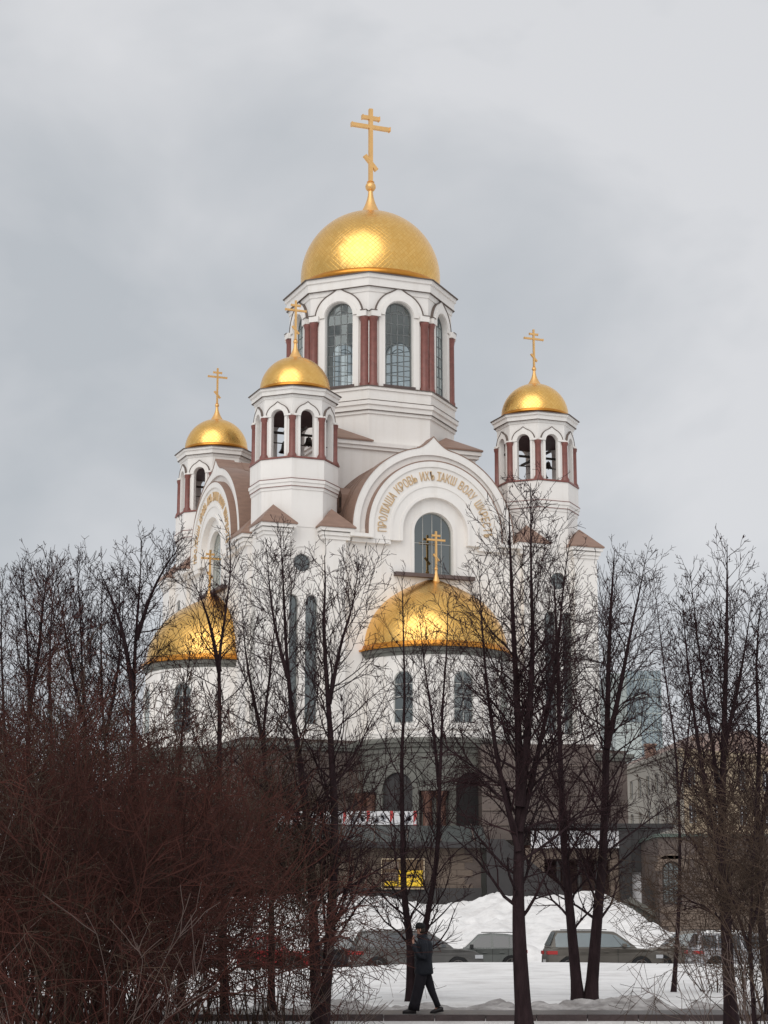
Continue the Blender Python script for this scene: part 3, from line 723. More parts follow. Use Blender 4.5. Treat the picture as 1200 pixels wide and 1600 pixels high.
# ---- granite lower storey
low = MB()
low.box(-14.2, 14.6, -13.2, 14, 1.0, 14.296)
LS = low.build('lower_storey', 'granite_dk', church)
c = MB(); c.box(-14.45, 14.85, -13.45, 14.2, 13.55, 13.75); c.box(-14.6, 15.0, -13.6, 14.3, 13.753, 14.05); c.build('cornice', 'granite', LS)
def bay(ang):
    F = frame(ang); cx, cy, _ = F(0, 12.0, 0); R = 6.1; a0, a1 = ang - PI / 2, ang + PI / 2
    MB().lathe(cx, cy, [(R, 1.0), (R, 13.3)], 48, a0, a1).build('bay_wall', 'granite', LS, True)
    MB().lathe(cx, cy, [(R - .4, 13.25), (R + 0.1, 13.3), (R + 0.12, 13.6), (R + 0.3, 13.66), (R + 0.36, 13.9), (R + 0.5, 13.94), (R + 0.52, 14.15), (R + 0.2, 14.3), (4.6, 14.31)], 48, a0, a1).build('bay_cornice', 'granite', LS, True)
    for d in (-PI / 4, 0, PI / 4):
        Fw = frame(ang + d, cx, cy)
        s = MB(); s.slab(Fw, arch(0, 1.55, 8.2, 10.9), [arch(0, 1.08, 8.3, 10.9)], R - 0.3, R + 0.28)
        s.slab(Fw, band(keel(0, 1.85, 10.9, n=20), keel(0, 1.6, 10.9, n=20)), [], R - 0.3, R + 0.2)
        s.build('arch_surround', 'granite', LS)
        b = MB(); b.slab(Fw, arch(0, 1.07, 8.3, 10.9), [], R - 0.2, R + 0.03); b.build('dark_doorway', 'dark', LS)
    for d in (-PI / 8, PI / 8, -3 * PI / 8, 3 * PI / 8):
        for q in (-0.07, 0.07):
            px, py = cx + (R + 0.3) * math.cos(ang + d + q), cy + (R + 0.3) * math.sin(ang + d + q)
            MB().lathe(px, py, [(0.42, 7.2), (0.42, 7.6), (0.33, 7.75), (0.31, 10.2), (0.40, 10.35), (0.44, 10.7)], 16).build('column', 'granite_brown', LS, True)
        px, py = cx + (R + 0.3) * math.cos(ang + d), cy + (R + 0.3) * math.sin(ang + d)
        Fc = frame(ang + d, cx, cy)
        MB().slab(Fc, [(-1.0, 10.72), (1.0, 10.72), (1.0, 11.0), (-1.0, 11.0)], [], R - 0.2, R + 0.8).build('capital', 'granite', LS)
bay(FRONT); bay(LEFT)
# course joints of the granite blocks on the flat wall
blk = None
bm_ = MB(); bm_.box(-0.58, 0.58, -0.06, 0.0, 0.01, 0.54); blkme = bm_.mesh('block', 'granite_dk')
bmg = MB(); bmg.box(-0.58, 0.58, -0.06, 0.0, 0.01, 0.54); 
cnt = 0
for r_ in range(11):
    z = 7.3 + r_ * 0.56
    for i in range(-12, 13):
        x = i * 1.2 + (0.6 if r_ % 2 else 0)
        if abs(x) < 6.9 or abs(x) > 13.6: continue
        o = link('block', blkme, LS, (x, -13.2 - random.uniform(0, 0.03), z)); cnt += 1


# =================================================================== GROUND
def vnoise(x, y, seed=0):
    r = np.random.default_rng(seed); T = r.random((64, 64))
    xi = np.floor(x).astype(int); yi = np.floor(y).astype(int); fx = x - xi; fy = y - yi
    fx = fx * fx * (3 - 2 * fx); fy = fy * fy * (3 - 2 * fy)
    g = lambda a, b: T[a % 64, b % 64]
    return (g(xi, yi) * (1 - fx) + g(xi + 1, yi) * fx) * (1 - fy) + (g(xi, yi + 1) * (1 - fx) + g(xi + 1, yi + 1) * fx) * fy - 0.5
def fbm(x, y, s, seed, o=4): return sum(vnoise(x / s * 2 ** k, y / s * 2 ** k, seed + k) / 1.8 ** k for k in range(o))
def sstep(t): t = np.clip(t, 0, 1); return t * t * (3 - 2 * t)
def ground_z(x, y):
    x = np.asarray(x, float); y = np.asarray(y, float)
    z = -0.16 + 0.10 * fbm(x, y, 1.1, 3) * np.clip((40 - y) / 2, 0, 1)                    # foreground
    z = np.where(y > 40.2, -0.03, z)
    bank = 0.16 + 0.20 * sstep((x + 8) / 12) + 0.10 * sstep((x + 3) / 6) - 0.04 * sstep((x - 5) / 8)
    up = sstep((y - 44.3) / 1.5) * 0.10 + sstep((y - 46) / 27) * bank + 0.05 * fbm(x, y, 6, 11, 3) * sstep((y - 46) / 6)
    dn = 1 - sstep((y - 73.2) / 1.5)
    z = np.where(y > 44.3, up * dn + (-0.03) * (1 - sstep((y - 44.3) / 1.5)), z)
    z = np.where(y > 74.8, -0.03, z)
    top = 3.55 + 0.20 * fbm(x, y * 0.3, 5, 21, 3) - 0.40 * np.exp(-((x - 3.2) / 2.3) ** 2) - 3.3 * sstep((x - 12.0) / 5.0)
    m_ = sstep((y - 85.5) / 4) * 0.9 + sstep((y - 88) / 27) * (top - 0.9) + (0.34 * fbm(x, y, 3.0, 31) + 0.38 * fbm(x, y * .7, 0.9, 41, 4)) * sstep((y - 86) / 3) * (1 - sstep((y - 117) / 4))
    z = np.where(y > 85.5, m_, z)
    z = np.where(y > 123, z * (1 - 0) , z)
    far = sstep((y - 140) / 60); z = z * (1 - far) + 2.0 * far
    return z
ys = np.concatenate([np.arange(6, 34, 1.0), np.arange(34, 49, 0.14), np.arange(49, 84, 0.5), np.arange(84, 124, 0.4), np.arange(124, 210, 4), np.array([230, 300, 500, 900, 1600, 3500])])
xs = np.concatenate([[-3000, -1200, -500, -200, -120, -80, -60], np.arange(-45, -16, 1.5), np.arange(-16, 20, 0.2), np.arange(20, 50, 1.5), [60, 80, 120, 200, 500, 1200, 3000]])
Xg, Yg = np.meshgrid(xs, ys); Zg = ground_z(Xg, Yg)
nx, ny = len(xs), len(ys)
co = np.stack([Xg, Yg, Zg], -1).reshape(-1, 3)
idx = np.arange(nx * ny).reshape(ny, nx)
q = np.stack([idx[:-1, :-1], idx[:-1, 1:], idx[1:, 1:], idx[1:, :-1]], -1).reshape(-1, 4)
def np_mesh(name, co, quads, m, smooth=True):
    me = bpy.data.meshes.new(name); k = quads.shape[1]
    me.vertices.add(len(co)); me.vertices.foreach_set('co', np.ascontiguousarray(co, dtype=np.float32).ravel())
    me.loops.add(quads.size); me.loops.foreach_set('vertex_index', quads.astype(np.int32).ravel())
    me.polygons.add(len(quads)); me.polygons.foreach_set('loop_start', (np.arange(len(quads)) * k).astype(np.int32))
    me.polygons.foreach_set('use_smooth', [smooth] * len(quads)); me.update(calc_edges=True)
    me.materials.append(MT[m]); return me
tag(link('ground', np_mesh('ground', co, q, 'snow')), 'snow-covered ground with a high snow mound below the church', kind='structure')
def strip(name, m, y0, y1, z, label, x0=-60, x1=60):
    tag(MB().add([(x0, y0, z), (x1, y0, z), (x1, y1, z), (x0, y1, z)], [(0, 1, 2, 3)]).build(name, m), label, kind='structure')
strip('footpath', 'path', 40.55, 44.4, 0.0, 'wet grey footpath where the pedestrian walks')
strip('road', 'asphalt', 74.7, 85.6, 0.0, 'wet asphalt road under the parked cars')
kb = MB()
x = -30.0
while x < 30:
    kb = MB(); zt = 0.045 + random.uniform(-.006, .006)
    kb.box(x, x + 0.985, 40.25, 40.5, -0.22, zt)
    if abs(x) > 12: x += 1.0; kb.build('kerb', 'kerb')['kind'] = 'structure'; continue
    o = kb.build('kerb', 'kerb'); o['kind'] = 'structure'; x += 1.0
# ragged ridge of dirty ploughed snow behind the path
xr = np.arange(-30, 30, 0.08); yr = np.linspace(43.6, 46.4, 26)
Xr, Yr = np.meshgrid(xr, yr)
prof_ = np.clip(1 - np.abs((Yr - 45.0) / 1.35), 0, 1) ** 0.6
hgt = 0.15 + 0.30 * fbm(Xr, Yr * 0.5, 1.0, 51, 3) + 0.16 * fbm(Xr, Yr, 0.33, 55, 3)
Zr = -0.05 + prof_ * np.clip(hgt, 0.02, 0.5) 
idr = np.arange(Xr.size).reshape(Xr.shape)
qr = np.stack([idr[:-1, :-1], idr[:-1, 1:], idr[1:, 1:], idr[1:, :-1]], -1).reshape(-1, 4)
tag(link('snow_ridge', np_mesh('snow_ridge', np.stack([Xr, Yr, Zr], -1).reshape(-1, 3), qr, 'dirty')), 'ragged ridge of dirty grey ploughed snow along the path', kind='structure')
# clods of snow by the kerb
cl = MB()
for i in range(420):
    x, y = random.uniform(-9, 9), random.uniform(38.2, 40.1); r = random.uniform(0.02, 0.07); z = float(ground_z(x, y))
    cl.lathe(x, y, [(0.01, z - r), (r, z), (r * 0.8, z + r * 0.5), (0.01, z + r * 0.8)], 6)
tag(cl.build('snow_clods', 'snow', smooth='all'), 'loose clods of snow in front of the kerb', 'snow', kind='stuff')

# =================================================================== ANNEXES IN FRONT OF THE CHURCH
def P3(x, y, Y): return at(x, y, Y)
def wallbox(mb, x0, x1, y0p, y1p, Y, depth, ):
    a = at(x0, y1p, Y); b = at(x1, y0p, Y); return mb.box(a.x, b.x, Y, Y + depth, a.z, b.z)
hall = thing('entrance_hall', 'low brown stone hall with a grey-green canopy roof behind the snow mound', 'building', (0, 126, 0))
def hb(mb, name, m, par=hall):
    o = mb.build(name, m, par); o.location = (0, -126, 0); return o
b = MB(); b.box(-9.0, 6.0, 125.2, 131, 1.5, 6.9); hb(b, 'wall', 'granite_dk')
# stone facing blocks of the hall
sb = MB(); sb.box(-0.49, 0.49, -0.05, 0, 0, 0.42); sbm = sb.mesh('block', 'stone')
for r_ in range(8):
    for i in range(-8, 7):
        x = i * 1.0 + (0.5 if r_ % 2 else 0)
        if x > 5.3 or x < -8.4: continue
        o = link('block', sbm, hall, (x, 125.2 - 126 - random.uniform(0, 0.025), 3.15 + r_ * 0.445))
b = MB(); b.add([(-9.4, 124.0, 7.0), (6.3, 124.0, 7.0), (6.3, 128.6, 8.25), (-9.4, 128.6, 8.25), (-9.4, 124.0, 6.85), (6.3, 124.0, 6.85), (6.3, 128.6, 8.1), (-9.4, 128.6, 8.1)],
                [(0, 1, 2, 3), (7, 6, 5, 4), (0, 4, 5, 1), (1, 5, 6, 2), (2, 6, 7, 3), (3, 7, 4, 0)]); hb(b, 'canopy_roof', 'canopy')
b = MB(); b.box(-9.5, 6.4, 123.86, 123.99, 6.66, 7.03); hb(b, 'fascia', 'dark')
for i in range(8):
    x = -8.8 + i * 2.05; b = MB(); b.bar((x, 123.95, 7.08), (x, 128.6, 8.33), 0.07); hb(b, 'roof_rib', 'line')
b = MB(); b.box(-9, 6, 124.6, 125.14, 2.0, 4.25); hb(b, 'dark_base', 'dark')
# banner of printed panels
ban = thing('banner', 'long white banner with grey and red pictures above the canopy', 'banner', (-2.4, 128.9, 8.2))
for i in range(6):
    x0 = -6.9 + i * 1.5
    o = MB().box(x0 + 2.4, x0 + 2.4 + 1.28, -0.05, 0.0, 0.12, 0.98).build('panel', 'white', ban)
    k = MB()
    for j in range(7):
        a_ = x0 + 2.4 + 0.12 + random.random() * 0.9; z_ = 0.25 + random.random() * 0.5
        k.add([(a_, -0.056, z_), (a_ + .2, -0.056, z_ - .08), (a_ + .25, -0.056, z_ + .12), (a_ + .08, -0.056, z_ + .26)], [(0, 1, 2, 3)])
    k.build('print', 'grey_print', o)
    o = MB().box(x0 + 2.4 + 1.29, x0 + 2.4 + 1.49, -0.06, 0.0, 0.10, 1.0).build('red_divider', 'red', ban)
    MB().add([(x0 + 3.70, -0.066, 0.15), (x0 + 3.88, -0.066, 0.15), (x0 + 3.88, -0.066, 0.6)], [(0, 1, 2)]).build('print', 'white', o)
MB().box(-4.6, 4.6, -0.02, 0.1, 0.0, 0.1).build('rail', 'dark', ban)
# yellow billboard
a = at(597, 1388, 124.3); w_ = at(662, 1388, 124.3).x - a.x; h_ = at(597, 1343, 124.3).z - a.z
bb = thing('billboard', 'framed yellow advertising board with dark lettering on the brown hall wall', 'billboard', (a.x, 124.3, a.z))
MB().box(0, w_, 0, 0.12, 0, h_).build('backing', 'ink', bb)
MB().slab(frame(FRONT), [(-0.06, -0.06), (w_ + .06, -0.06), (w_ + .06, h_ + .06), (-0.06, h_ + .06)], [[(0, 0), (w_, 0), (w_, h_), (0, h_)]], -0.05, 0.08).build('frame', 'beige', bb)
MB().box(w_ * .40, w_ * .98, -0.03, 0, 0.12, h_ * .62).build('poster', 'yellow', bb)
MB().box(w_ * .06, w_ * .36, -0.03, 0, 0.12, h_ * .24).build('poster', 'yellow', bb)
MB().box(w_ * .06, w_ * .36, -0.03, 0, h_ * .30, h_ * .55).build('poster', 'stone', bb)
MB().box(w_ * .04, w_ * .40, -0.03, 0, h_ * .68, h_ * .92).build('poster', 'stone', bb)
k = MB()
for j in range(5): k.box(w_ * (.60 + j * .065), w_ * (.64 + j * .065), -0.045, -0.031, h_ * .36, h_ * (.46 + .04 * (j % 2)))
for j in range(4): k.box(w_ * (.68 + j * .05), w_ * (.715 + j * .05), -0.045, -0.031, h_ * .22, h_ * .28)
k.add([(w_ * .50, -0.046, h_ * .60), (w_ * .53, -0.046, h_ * .60), (w_ * .46, -0.046, h_ * .10), (w_ * .43, -0.046, h_ * .10)], [(0, 3, 2, 1)])
k.build('lettering', 'ink', bb)
# dark stair flight rising behind the mound, middle
st = thing('stone_stair', 'dark stone stair with solid sloping side wall left of the thick tree', 'stair', (6.5, 124, 0))
b = MB(); b.add([(-0.2, 0, 1.5), (5.2, 0, 1.5), (5.2, 0, 3.6), (0.9, 0, 7.2), (-0.2, 0, 7.2)] + [(-0.2, .5, 1.5), (5.2, .5, 1.5), (5.2, .5, 3.6), (0.9, .5, 7.2), (-0.2, .5, 7.2)],
              [(0, 1, 2, 3, 4), (9, 8, 7, 6, 5)] + [(i, i + 5, (i + 1) % 5 + 5, (i + 1) % 5) for i in range(5)]); b.build('side_wall', 'dark', st)
for i in range(18): MB().box(0.9 + i * .24, 1.16 + i * .24, .5, 3.0, 1.5, 7.0 - i * .2).build('step', 'granite_dk', st)
# right-hand dark pavilion
pv = thing('pavilion', 'dark flat-roofed pavilion with sloping brown upper storey to the right of the thick tree', 'building', (11, 126, 0))
def pvb(mb, name, m): o = mb.build(name, m, pv); o.location = (-11, -126, 0); return o
a0_ = at(800, 1290, 130); a1_ = at(940, 1290, 130); a2_ = at(925, 1165, 130)
b = MB(); x0, x1, x2 = a0_.x - 2, a1_.x, a2_.x; zb_, zt_ = a0_.z - 1, a2_.z
b.add([(x0, 128, zb_), (x1, 128, zb_), (x2, 129, zt_), (x0, 129, zt_), (x0, 136, zb_), (x1, 136, zb_), (x2, 135, zt_), (x0, 135, zt_)],
      [(0, 1, 2, 3), (5, 4, 7, 6), (1, 5, 6, 2), (4, 0, 3, 7), (3, 2, 6, 7), (1, 0, 4, 5)]); pvb(b, 'upper_storey', 'granite_dk')
for i in range(5):
    z = zb_ + 0.9 + i * 0.95; t = (z - zb_) / (zt_ - zb_)
    b = MB(); b.box(x0, x1 + (x2 - x1) * t + 0.04, 127.9 + t, 128.1 + t, z, z + 0.10); pvb(b, 'course', 'line')
r0 = at(822, 1296, 124); r1 = at(1052, 1288, 124)
b = MB(); b.box(r0.x, r1.x, 123.4, 130, r1.z - 0.25, r1.z + 0.02); pvb(b, 'flat_roof', 'dark')
c0 = at(830, 1325, 123.8); c1 = at(968, 1298, 123.8)
b = MB(); b.box(c0.x, c1.x, 123.8, 124.0, c0.z, c1.z); pvb(b, 'white_parapet', 'white')
k = MB()
for j in range(16):
    xx = c0.x + 0.15 + j * (c1.x - c0.x - .3) / 16; k.box(xx, xx + random.uniform(.05, .22), 123.76, 123.797, c0.z + random.uniform(.15, .45), c0.z + random.uniform(.5, .9))
pvb(k, 'parapet_print', 'grey_print')['kind'] = 'stuff'
b = MB(); wallbox(b, 822, 850, 1325, 1400, 124.4, 4); wallbox(b, 850, 955, 1325, 1342, 124.4, 4); wallbox(b, 955, 972, 1325, 1420, 124.4, 1.0); pvb(b, 'wall', 'stone')
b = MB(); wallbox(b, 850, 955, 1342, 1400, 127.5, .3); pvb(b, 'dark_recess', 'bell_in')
for px in (872, 905, 932):
    b = MB(); a_ = at(px, 1345, 124.8); b.lathe(a_.x, 124.8, [(.14, 2), (.14, a_.z)], 12); pvb(b, 'post', 'dark')
b = MB(); wallbox(b, 970, 986, 1296, 1415, 123.6, 1.2); wallbox(b, 1009, 1031, 1296, 1415, 123.6, 1.2); wallbox(b, 986, 1009, 1296, 1362, 123.7, 1.0); pvb(b, 'dark_pier', 'dark')
b = MB(); wallbox(b, 986, 1009, 1362, 1414, 124.1, .1); pvb(b, 'snow_gap_panel', 'white')  # white panel added in place of bright snow seen through the gap
lampo = at(888, 1336, 124.2); 
lp = MB().lathe(0, 0, [(0.02, -.25), (0.14, -.2), (0.16, 0.05), (0.03, .16)], 12).build('hanging_lamp', 'stone', None, True); lp.location = lampo; tag(lp, 'small tan lamp hanging in the dark opening of the pavilion', 'lamp')
# stair on the right
st2 = thing('terrace_stair', 'stair with dark sloping side panel descending beside the arched window', 'stair', (at(1010, 1420, 118).x, 118, 0))
p0, p1 = at(985, 1404, 118), at(1072, 1452, 118); ox = at(1010, 1420, 118).x
for i in range(12):
    t = i / 12; MB().box(p0.x - ox + (p1.x - p0.x) * t, p0.x - ox + (p1.x - p0.x) * (t + 1 / 12) + .02, .5, 3.5, 0, p0.z + (p1.z - p0.z) * t).build('step', 'granite', st2)
def slope(mb, dz0, dz1, y0, y1, x0=0.0):
    A_, B_ = Vector((p0.x - ox + x0, y0, p0.z)), Vector((p1.x - ox, y0, p1.z))
    vs = [A_ + Vector((0, 0, dz0)), B_ + Vector((0, 0, dz0)), B_ + Vector((0, 0, dz1)), A_ + Vector((0, 0, dz1))]
    vs += [v + Vector((0, y1 - y0, 0)) for v in vs]
    return mb.add(vs, [(0, 1, 2, 3), (7, 6, 5, 4), (0, 4, 5, 1), (1, 5, 6, 2), (2, 6, 7, 3), (3, 7, 4, 0)])
slope(MB(), 0.12, 0.85, 0.1, 0.35, .9).build('side_panel', 'dark', st2)
slope(MB(), -0.25, 0.1, 0.0, 0.45).build('stringer', 'granite', st2)
# brown stone gatehouse with arched window
gh = thing('stone_house', 'low brown stone house with arched window and green roof edge at the right', 'building', (at(1031, 1420, 116).x, 116, 0))
gx = at(1031, 1420, 116).x
F0 = frame(FRONT)
zt = at(1031, 1308, 116).z; awl, awr = at(1036, 1413, 116), at(1064, 1346, 116); cxw = (awl.x + awr.x) / 2 - gx; hw_ = (awr.x - awl.x) / 2
b = MB(); b.slab(F0, [(0, 0), (12.5, 0), (12.5, zt), (0, zt)], [arch(cxw, hw_, awl.z, awr.z - hw_)], -0.5, 0); b.box(0, 12.5, 3, 9, 0, zt); b.box(0, .4, .5, 3, 0, zt); b.build('wall', 'granite_dk', gh)
b = MB(); b.box(-0.15, 12.7, -0.25, 9, zt, zt + .18); b.build('roof_edge', 'greenroof', gh)
b = MB(); b.box(-0.05, 12.5, -0.12, 0, zt - 1.25, zt - 1.05); b.build('string_course', 'stone', gh)
b = MB(); b.slab(F0, band(keel(cxw, hw_ + .42, awr.z - hw_, n=16), keel(cxw, hw_ + .02, awr.z - hw_, n=16)), [], 0, .12); b.build('arch_stones', 'stone', gh)
window(F0, -0.25, cxw, hw_, awl.z, awr.z - hw_, 3, 5, gh, 'glass', 'dark', .06)
sbm2 = MB().box(-0.38, 0.38, -0.06, 0, 0, 0.34).mesh('block', 'stone')
for r_ in range(13):
    z = 1.2 + r_ * 0.365
    if z > zt - 1.4: break
    for i in range(16):
        x = 0.45 + i * 0.79 + (0.39 if r_ % 2 else 0)
        if abs(x - cxw) < hw_ + .75 and awl.z - .2 < z < awr.z + .4: continue
        if x > 12: continue
        link('block', sbm2, gh, (x, -random.uniform(0, .03), z))

# beige four-storey building, corner towards the camera
def facade(par, A_, B_, z0, z1, nc, nr, mt, ww, wh, zfirst, dz, rec=0.25):
    A_, B_ = Vector(A_), Vector(B_); L = (B_ - A_).length; d = (B_ - A_).normalized(); nrm = Vector((d.y, -d.x))
    F = lambda s, t, z: (A_.x + d.x * s + nrm.x * t, A_.y + d.y * s + nrm.y * t, z)
    holes = []
    for j in range(nr):
        for i in range(nc):
            c = L * (i + .5) / nc; z = zfirst + j * dz
            holes.append([(c - ww / 2, z), (c + ww / 2, z), (c + ww / 2, z + wh), (c - ww / 2, z + wh)])
    m_ = MB(); xs_ = [0]
    for i in range(nc): c = L * (i + .5) / nc; xs_ += [c - ww / 2, c + ww / 2]
    xs_.append(L)
    for i in range(0, len(xs_), 2): m_.slab(F, [(xs_[i], z0), (xs_[i + 1], z0), (xs_[i + 1], z1), (xs_[i], z1)], [], -rec - .1, 0)
    zz = [z0]
    for j in range(nr - 1, -1, -1): zz += [zfirst + j * dz, zfirst + j * dz + wh]
    zz = sorted(zz) + [z1]
    for i in range(nc):
        for j in range(0, len(zz), 2): m_.slab(F, [(xs_[2 * i + 1], zz[j]), (xs_[2 * i + 2], zz[j]), (xs_[2 * i + 2], zz[j + 1]), (xs_[2 * i + 1], zz[j + 1])], [], -rec - .1, -.003)
    Wo = m_.build('wall', mt, par)
    for h in holes:
        o = MB().slab(F, h, [[(h[0][0] + .08, h[0][1] + .08), (h[1][0] - .08, h[1][1] + .08), (h[2][0] - .08, h[2][1] - .08), (h[3][0] + .08, h[3][1] - .08)]], -rec, -rec + .08).build('window', 'frame_light', par)
        cx_ = (h[0][0] + h[1][0]) / 2
        for q0, q1 in ((h[0][0] + .07, cx_ - .03), (cx_ + .03, h[1][0] - .07)):
            MB().add([F(q0, -rec + .03, h[0][1] + .07), F(q1, -rec + .03, h[0][1] + .07), F(q1, -rec + .03, h[2][1] - .07), F(q0, -rec + .03, h[2][1] - .07)], [(0, 1, 2, 3)]).build('pane', 'winglass_far', o)
    for z, tt, e in ((z1, .7, .45), (z1 - .5, .3, .2)):
        m_ = MB(); m_.slab(F, [(-.3, z - tt / 2), (L + .3, z - tt / 2), (L + .3, z + .02), (-.3, z + .02)], [], 0.002, e); m_.build('cornice', mt, par)
    return F
bg = thing('beige_building', 'four-storey beige building with cornice and brown roof behind the trees at the right', 'building', (0, 0, 0))
kx = at(1060, 1165, 178); lx = at(955, 1165, 205); rx = at(1215, 1165, 186)
zt = kx.z - 0.3
facade(bg, (lx.x, 205), (kx.x, 178), 0, zt, 8, 4, 'beige_grey', 1.2, 1.8, zt - 3.3, -3.2)
facade(bg, (kx.x, 178), (rx.x, 186), 0, zt, 4, 4, 'beige', 1.1, 1.8, zt - 3.3, -3.2)
m_ = MB(); H = zt + 0.03
m_.add([(lx.x - .4, 205, H), (kx.x, 177.5, H), (rx.x + .4, 185.8, H), (rx.x - 3, 212, H), ((kx.x + rx.x) / 2 - 1, 195, H + 3.0), ((kx.x + rx.x) / 2 + 3.5, 192, H + 3.0)],
       [(0, 1, 4), (1, 2, 5, 4), (2, 3, 5), (3, 0, 4, 5), (3, 2, 1, 0)]); m_.build('roof', 'roof', bg)
for px, yy in ((1015, 192), (1090, 186), (1125, 188)):
    a_ = at(px, 1150, yy); m_ = MB(); m_.box(a_.x - .5, a_.x + .5, yy - .4, yy + .4, H + 0.2, H + 1.5); m_.box(a_.x - .6, a_.x + .6, yy - .5, yy + .5, H + 1.5, H + 1.7); m_.build('chimney', 'roof', bg)
# distant glass tower
gt = thing('glass_tower', 'haze-paled blue-green glass office tower far behind the trees at the right', 'building', (0, 0, 0))
def tower(px0, px1, pyt, Y, D, m, nm, rows):
    a_, b_ = at(px0, pyt, Y), at(px1, pyt, Y); m_ = MB(); m_.box(a_.x, b_.x, Y, Y + D, 0, a_.z); o = m_.build(nm, m, gt)
    k = MB()
    for j in range(rows): z = a_.z - 2 - j * 3.6; k.box(a_.x - .02, b_.x + .02, Y - .12, Y, z, z + .25)
    for j in range(9): x = a_.x + (b_.x - a_.x) * j / 8; k.box(x - .06, x + .06, Y - .2, Y, 0, a_.z)
    k.build('mullions', 'teal2', o); return a_, b_
tower(978, 1032, 1048, 420, 16, 'teal', 'glass_block', 14)
tower(948, 977, 1052, 415, 14, 'teal2', 'side_block', 14)
a_, b_ = at(960, 1130, 400), at(1000, 1130, 400); m_ = MB(); m_.box(a_.x, b_.x, 398, 412, 0, a_.z); m_.build('lower_block', 'teal2', gt)

# =================================================================== CARS
def make_car(kind, paint, label, px_left, px_right, Y, face=1, glass='carglass', yaw=0.0, snow=False, group='cars parked along the road'):
    """x forward; origin under the centre; face=1 nose to the right"""
    pl, pr = at(px_left, 1500, Y), at(px_right, 1500, Y); cxw = (pl.x + pr.x) / 2; L = pr.x - pl.x
    if kind == 'suv': H, belt, hood, gx = 1.68, 1.04, 1.03, ((0.02, .10), (.085, 1.0), (.20, 1.0), (.40, 1.0), (.585, .93), (.775, .0))
    elif kind == 'wagon': H, belt, hood, gx = 1.60, 0.98, .96, ((0.015, .08), (.07, 1.0), (.22, 1.0), (.42, 1.0), (.58, .93), (.755, .0))
    elif kind == 'hatch': H, belt, hood, gx = 1.58, 0.98, 0.97, ((0.02, .12), (.12, .84), (.25, .96), (.42, 1.0), (.56, .93), (.75, .0))
    else: H, belt, hood, gx = 1.46, 0.92, .90, ((.10, .0), (.23, .84), (.33, .98), (.45, 1.0), (.55, .93), (.73, .0))
    Wd = 1.84; r = 0.37
    car = thing('parked_car', label, 'car', (cxw, Y, 0), yaw, group)
    def X(t): return (t - 0.5) * L * face
    F = frame(FRONT)
    def fl(pts): return [(X(t), z) for t, z in pts]
    wx = (0.185, 0.80)
    def archpts(c, up):
        o = []
        for i in range(9):
            a = PI * i / 8; o.append((c + math.cos(a) * (r + .05) / L, max(0.22, 0.30 + (r + .06) * math.sin(a))))
        return o
    prof_ = [(0.012, .24)]
    lowp = [(0.02, .24)] + archpts(wx[0], 1)[::-1] + archpts(wx[1], 1)[::-1] + [(0.985, .24)]
    up = [(1.0, .42), (0.998, .62), (.985, .76), (.93, hood - .09), (.83, hood - .02), (.76, hood), (.5, belt + .015), (.10, belt + .03), (.02, belt - .02), (.004, .72), (0.0, .42)]
    body = MB(); poly = fl(lowp + up)
    if face < 0: poly = poly[::-1]
    body.slab(F, poly, [], -Wd / 2, Wd / 2)
    me = body.mesh('body', paint)
    ob = link('body', me, car)
    bv = ob.modifiers.new('b', 'BEVEL'); bv.width = 0.075; bv.segments = 3; bv.limit_method = 'ANGLE'; bv.angle_limit = math.radians(50)
    dg = bpy.context.evaluated_depsgraph_get(); me2 = bpy.data.meshes.new_from_object(ob.evaluated_get(dg)); ob.modifiers.clear(); ob.data = me2; me2.name = 'body'
    # round the body in plan: pull in the sides near nose and tail
    co = np.zeros(len(me2.vertices) * 3); me2.vertices.foreach_get('co', co); co = co.reshape(-1, 3)
    t = co[:, 0] / (L * face) + .5
    k = 1 - 0.16 * np.clip((t - .80) / .2, 0, 1) ** 2 - 0.09 * np.clip((.14 - t) / .14, 0, 1) ** 2 - 0.05 * np.clip((.5 - co[:, 2]) / .3, 0, 1)
    co[:, 1] *= k; me2.vertices.foreach_set('co', co.ravel()); me2.update()
    me2.polygons.foreach_set('use_smooth', [True] * len(me2.polygons))
    try: me2.set_sharp_from_angle(angle=math.radians(35))
    except Exception: pass
    # greenhouse
    HH = H - belt
    def gy(z): return Wd / 2 - .06 - 0.30 * max(0, z - belt) / HH * HH / .62 * 1.0
    gpts = [(gx[0][0], belt - .02)] + [(t_, belt + HH * f_) for t_, f_ in gx[1:-1]] + [(gx[-1][0], belt - .02)]
    n = len(gpts); vs = [(X(t_), s_ * gy(z), z) for s_ in (-1, 1) for t_, z in gpts]
    fs = [tuple(range(n)), tuple(reversed(range(n, 2 * n)))] + [(i, i + n, (i + 1) % n + n, (i + 1) % n) for i in range(n)]
    g = MB(); g.add(vs, fs); gme = g.mesh('cabin', paint); go = link('cabin', gme, car)
    bv = go.modifiers.new('b', 'BEVEL'); bv.width = 0.06; bv.segments = 3; bv.limit_method = 'ANGLE'; bv.angle_limit = math.radians(25)
    dg = bpy.context.evaluated_depsgraph_get(); g2 = bpy.data.meshes.new_from_object(go.evaluated_get(dg)); go.modifiers.clear(); go.data = g2
    g2.polygons.foreach_set('use_smooth', [True] * len(g2.polygons))
    # roofline height at t
    def zr(t_):
        for (a, b), (c, d) in zip(gpts, gpts[1:]):
            if a <= t_ <= c: return b + (d - b) * (t_ - a) / max(1e-6, c - a)
        return belt
    ta, tb = gx[0][0] + .05, gx[-1][0] - .045
    cuts = [ta, 0.20, 0.215, .40, .425, .60, tb] if kind != 'sedan' else [ta + .07, .26, .27, .42, .44, .59, tb]
    wins = ((cuts[0], cuts[1]), (cuts[2], cuts[3]), (cuts[4], tb - .02))
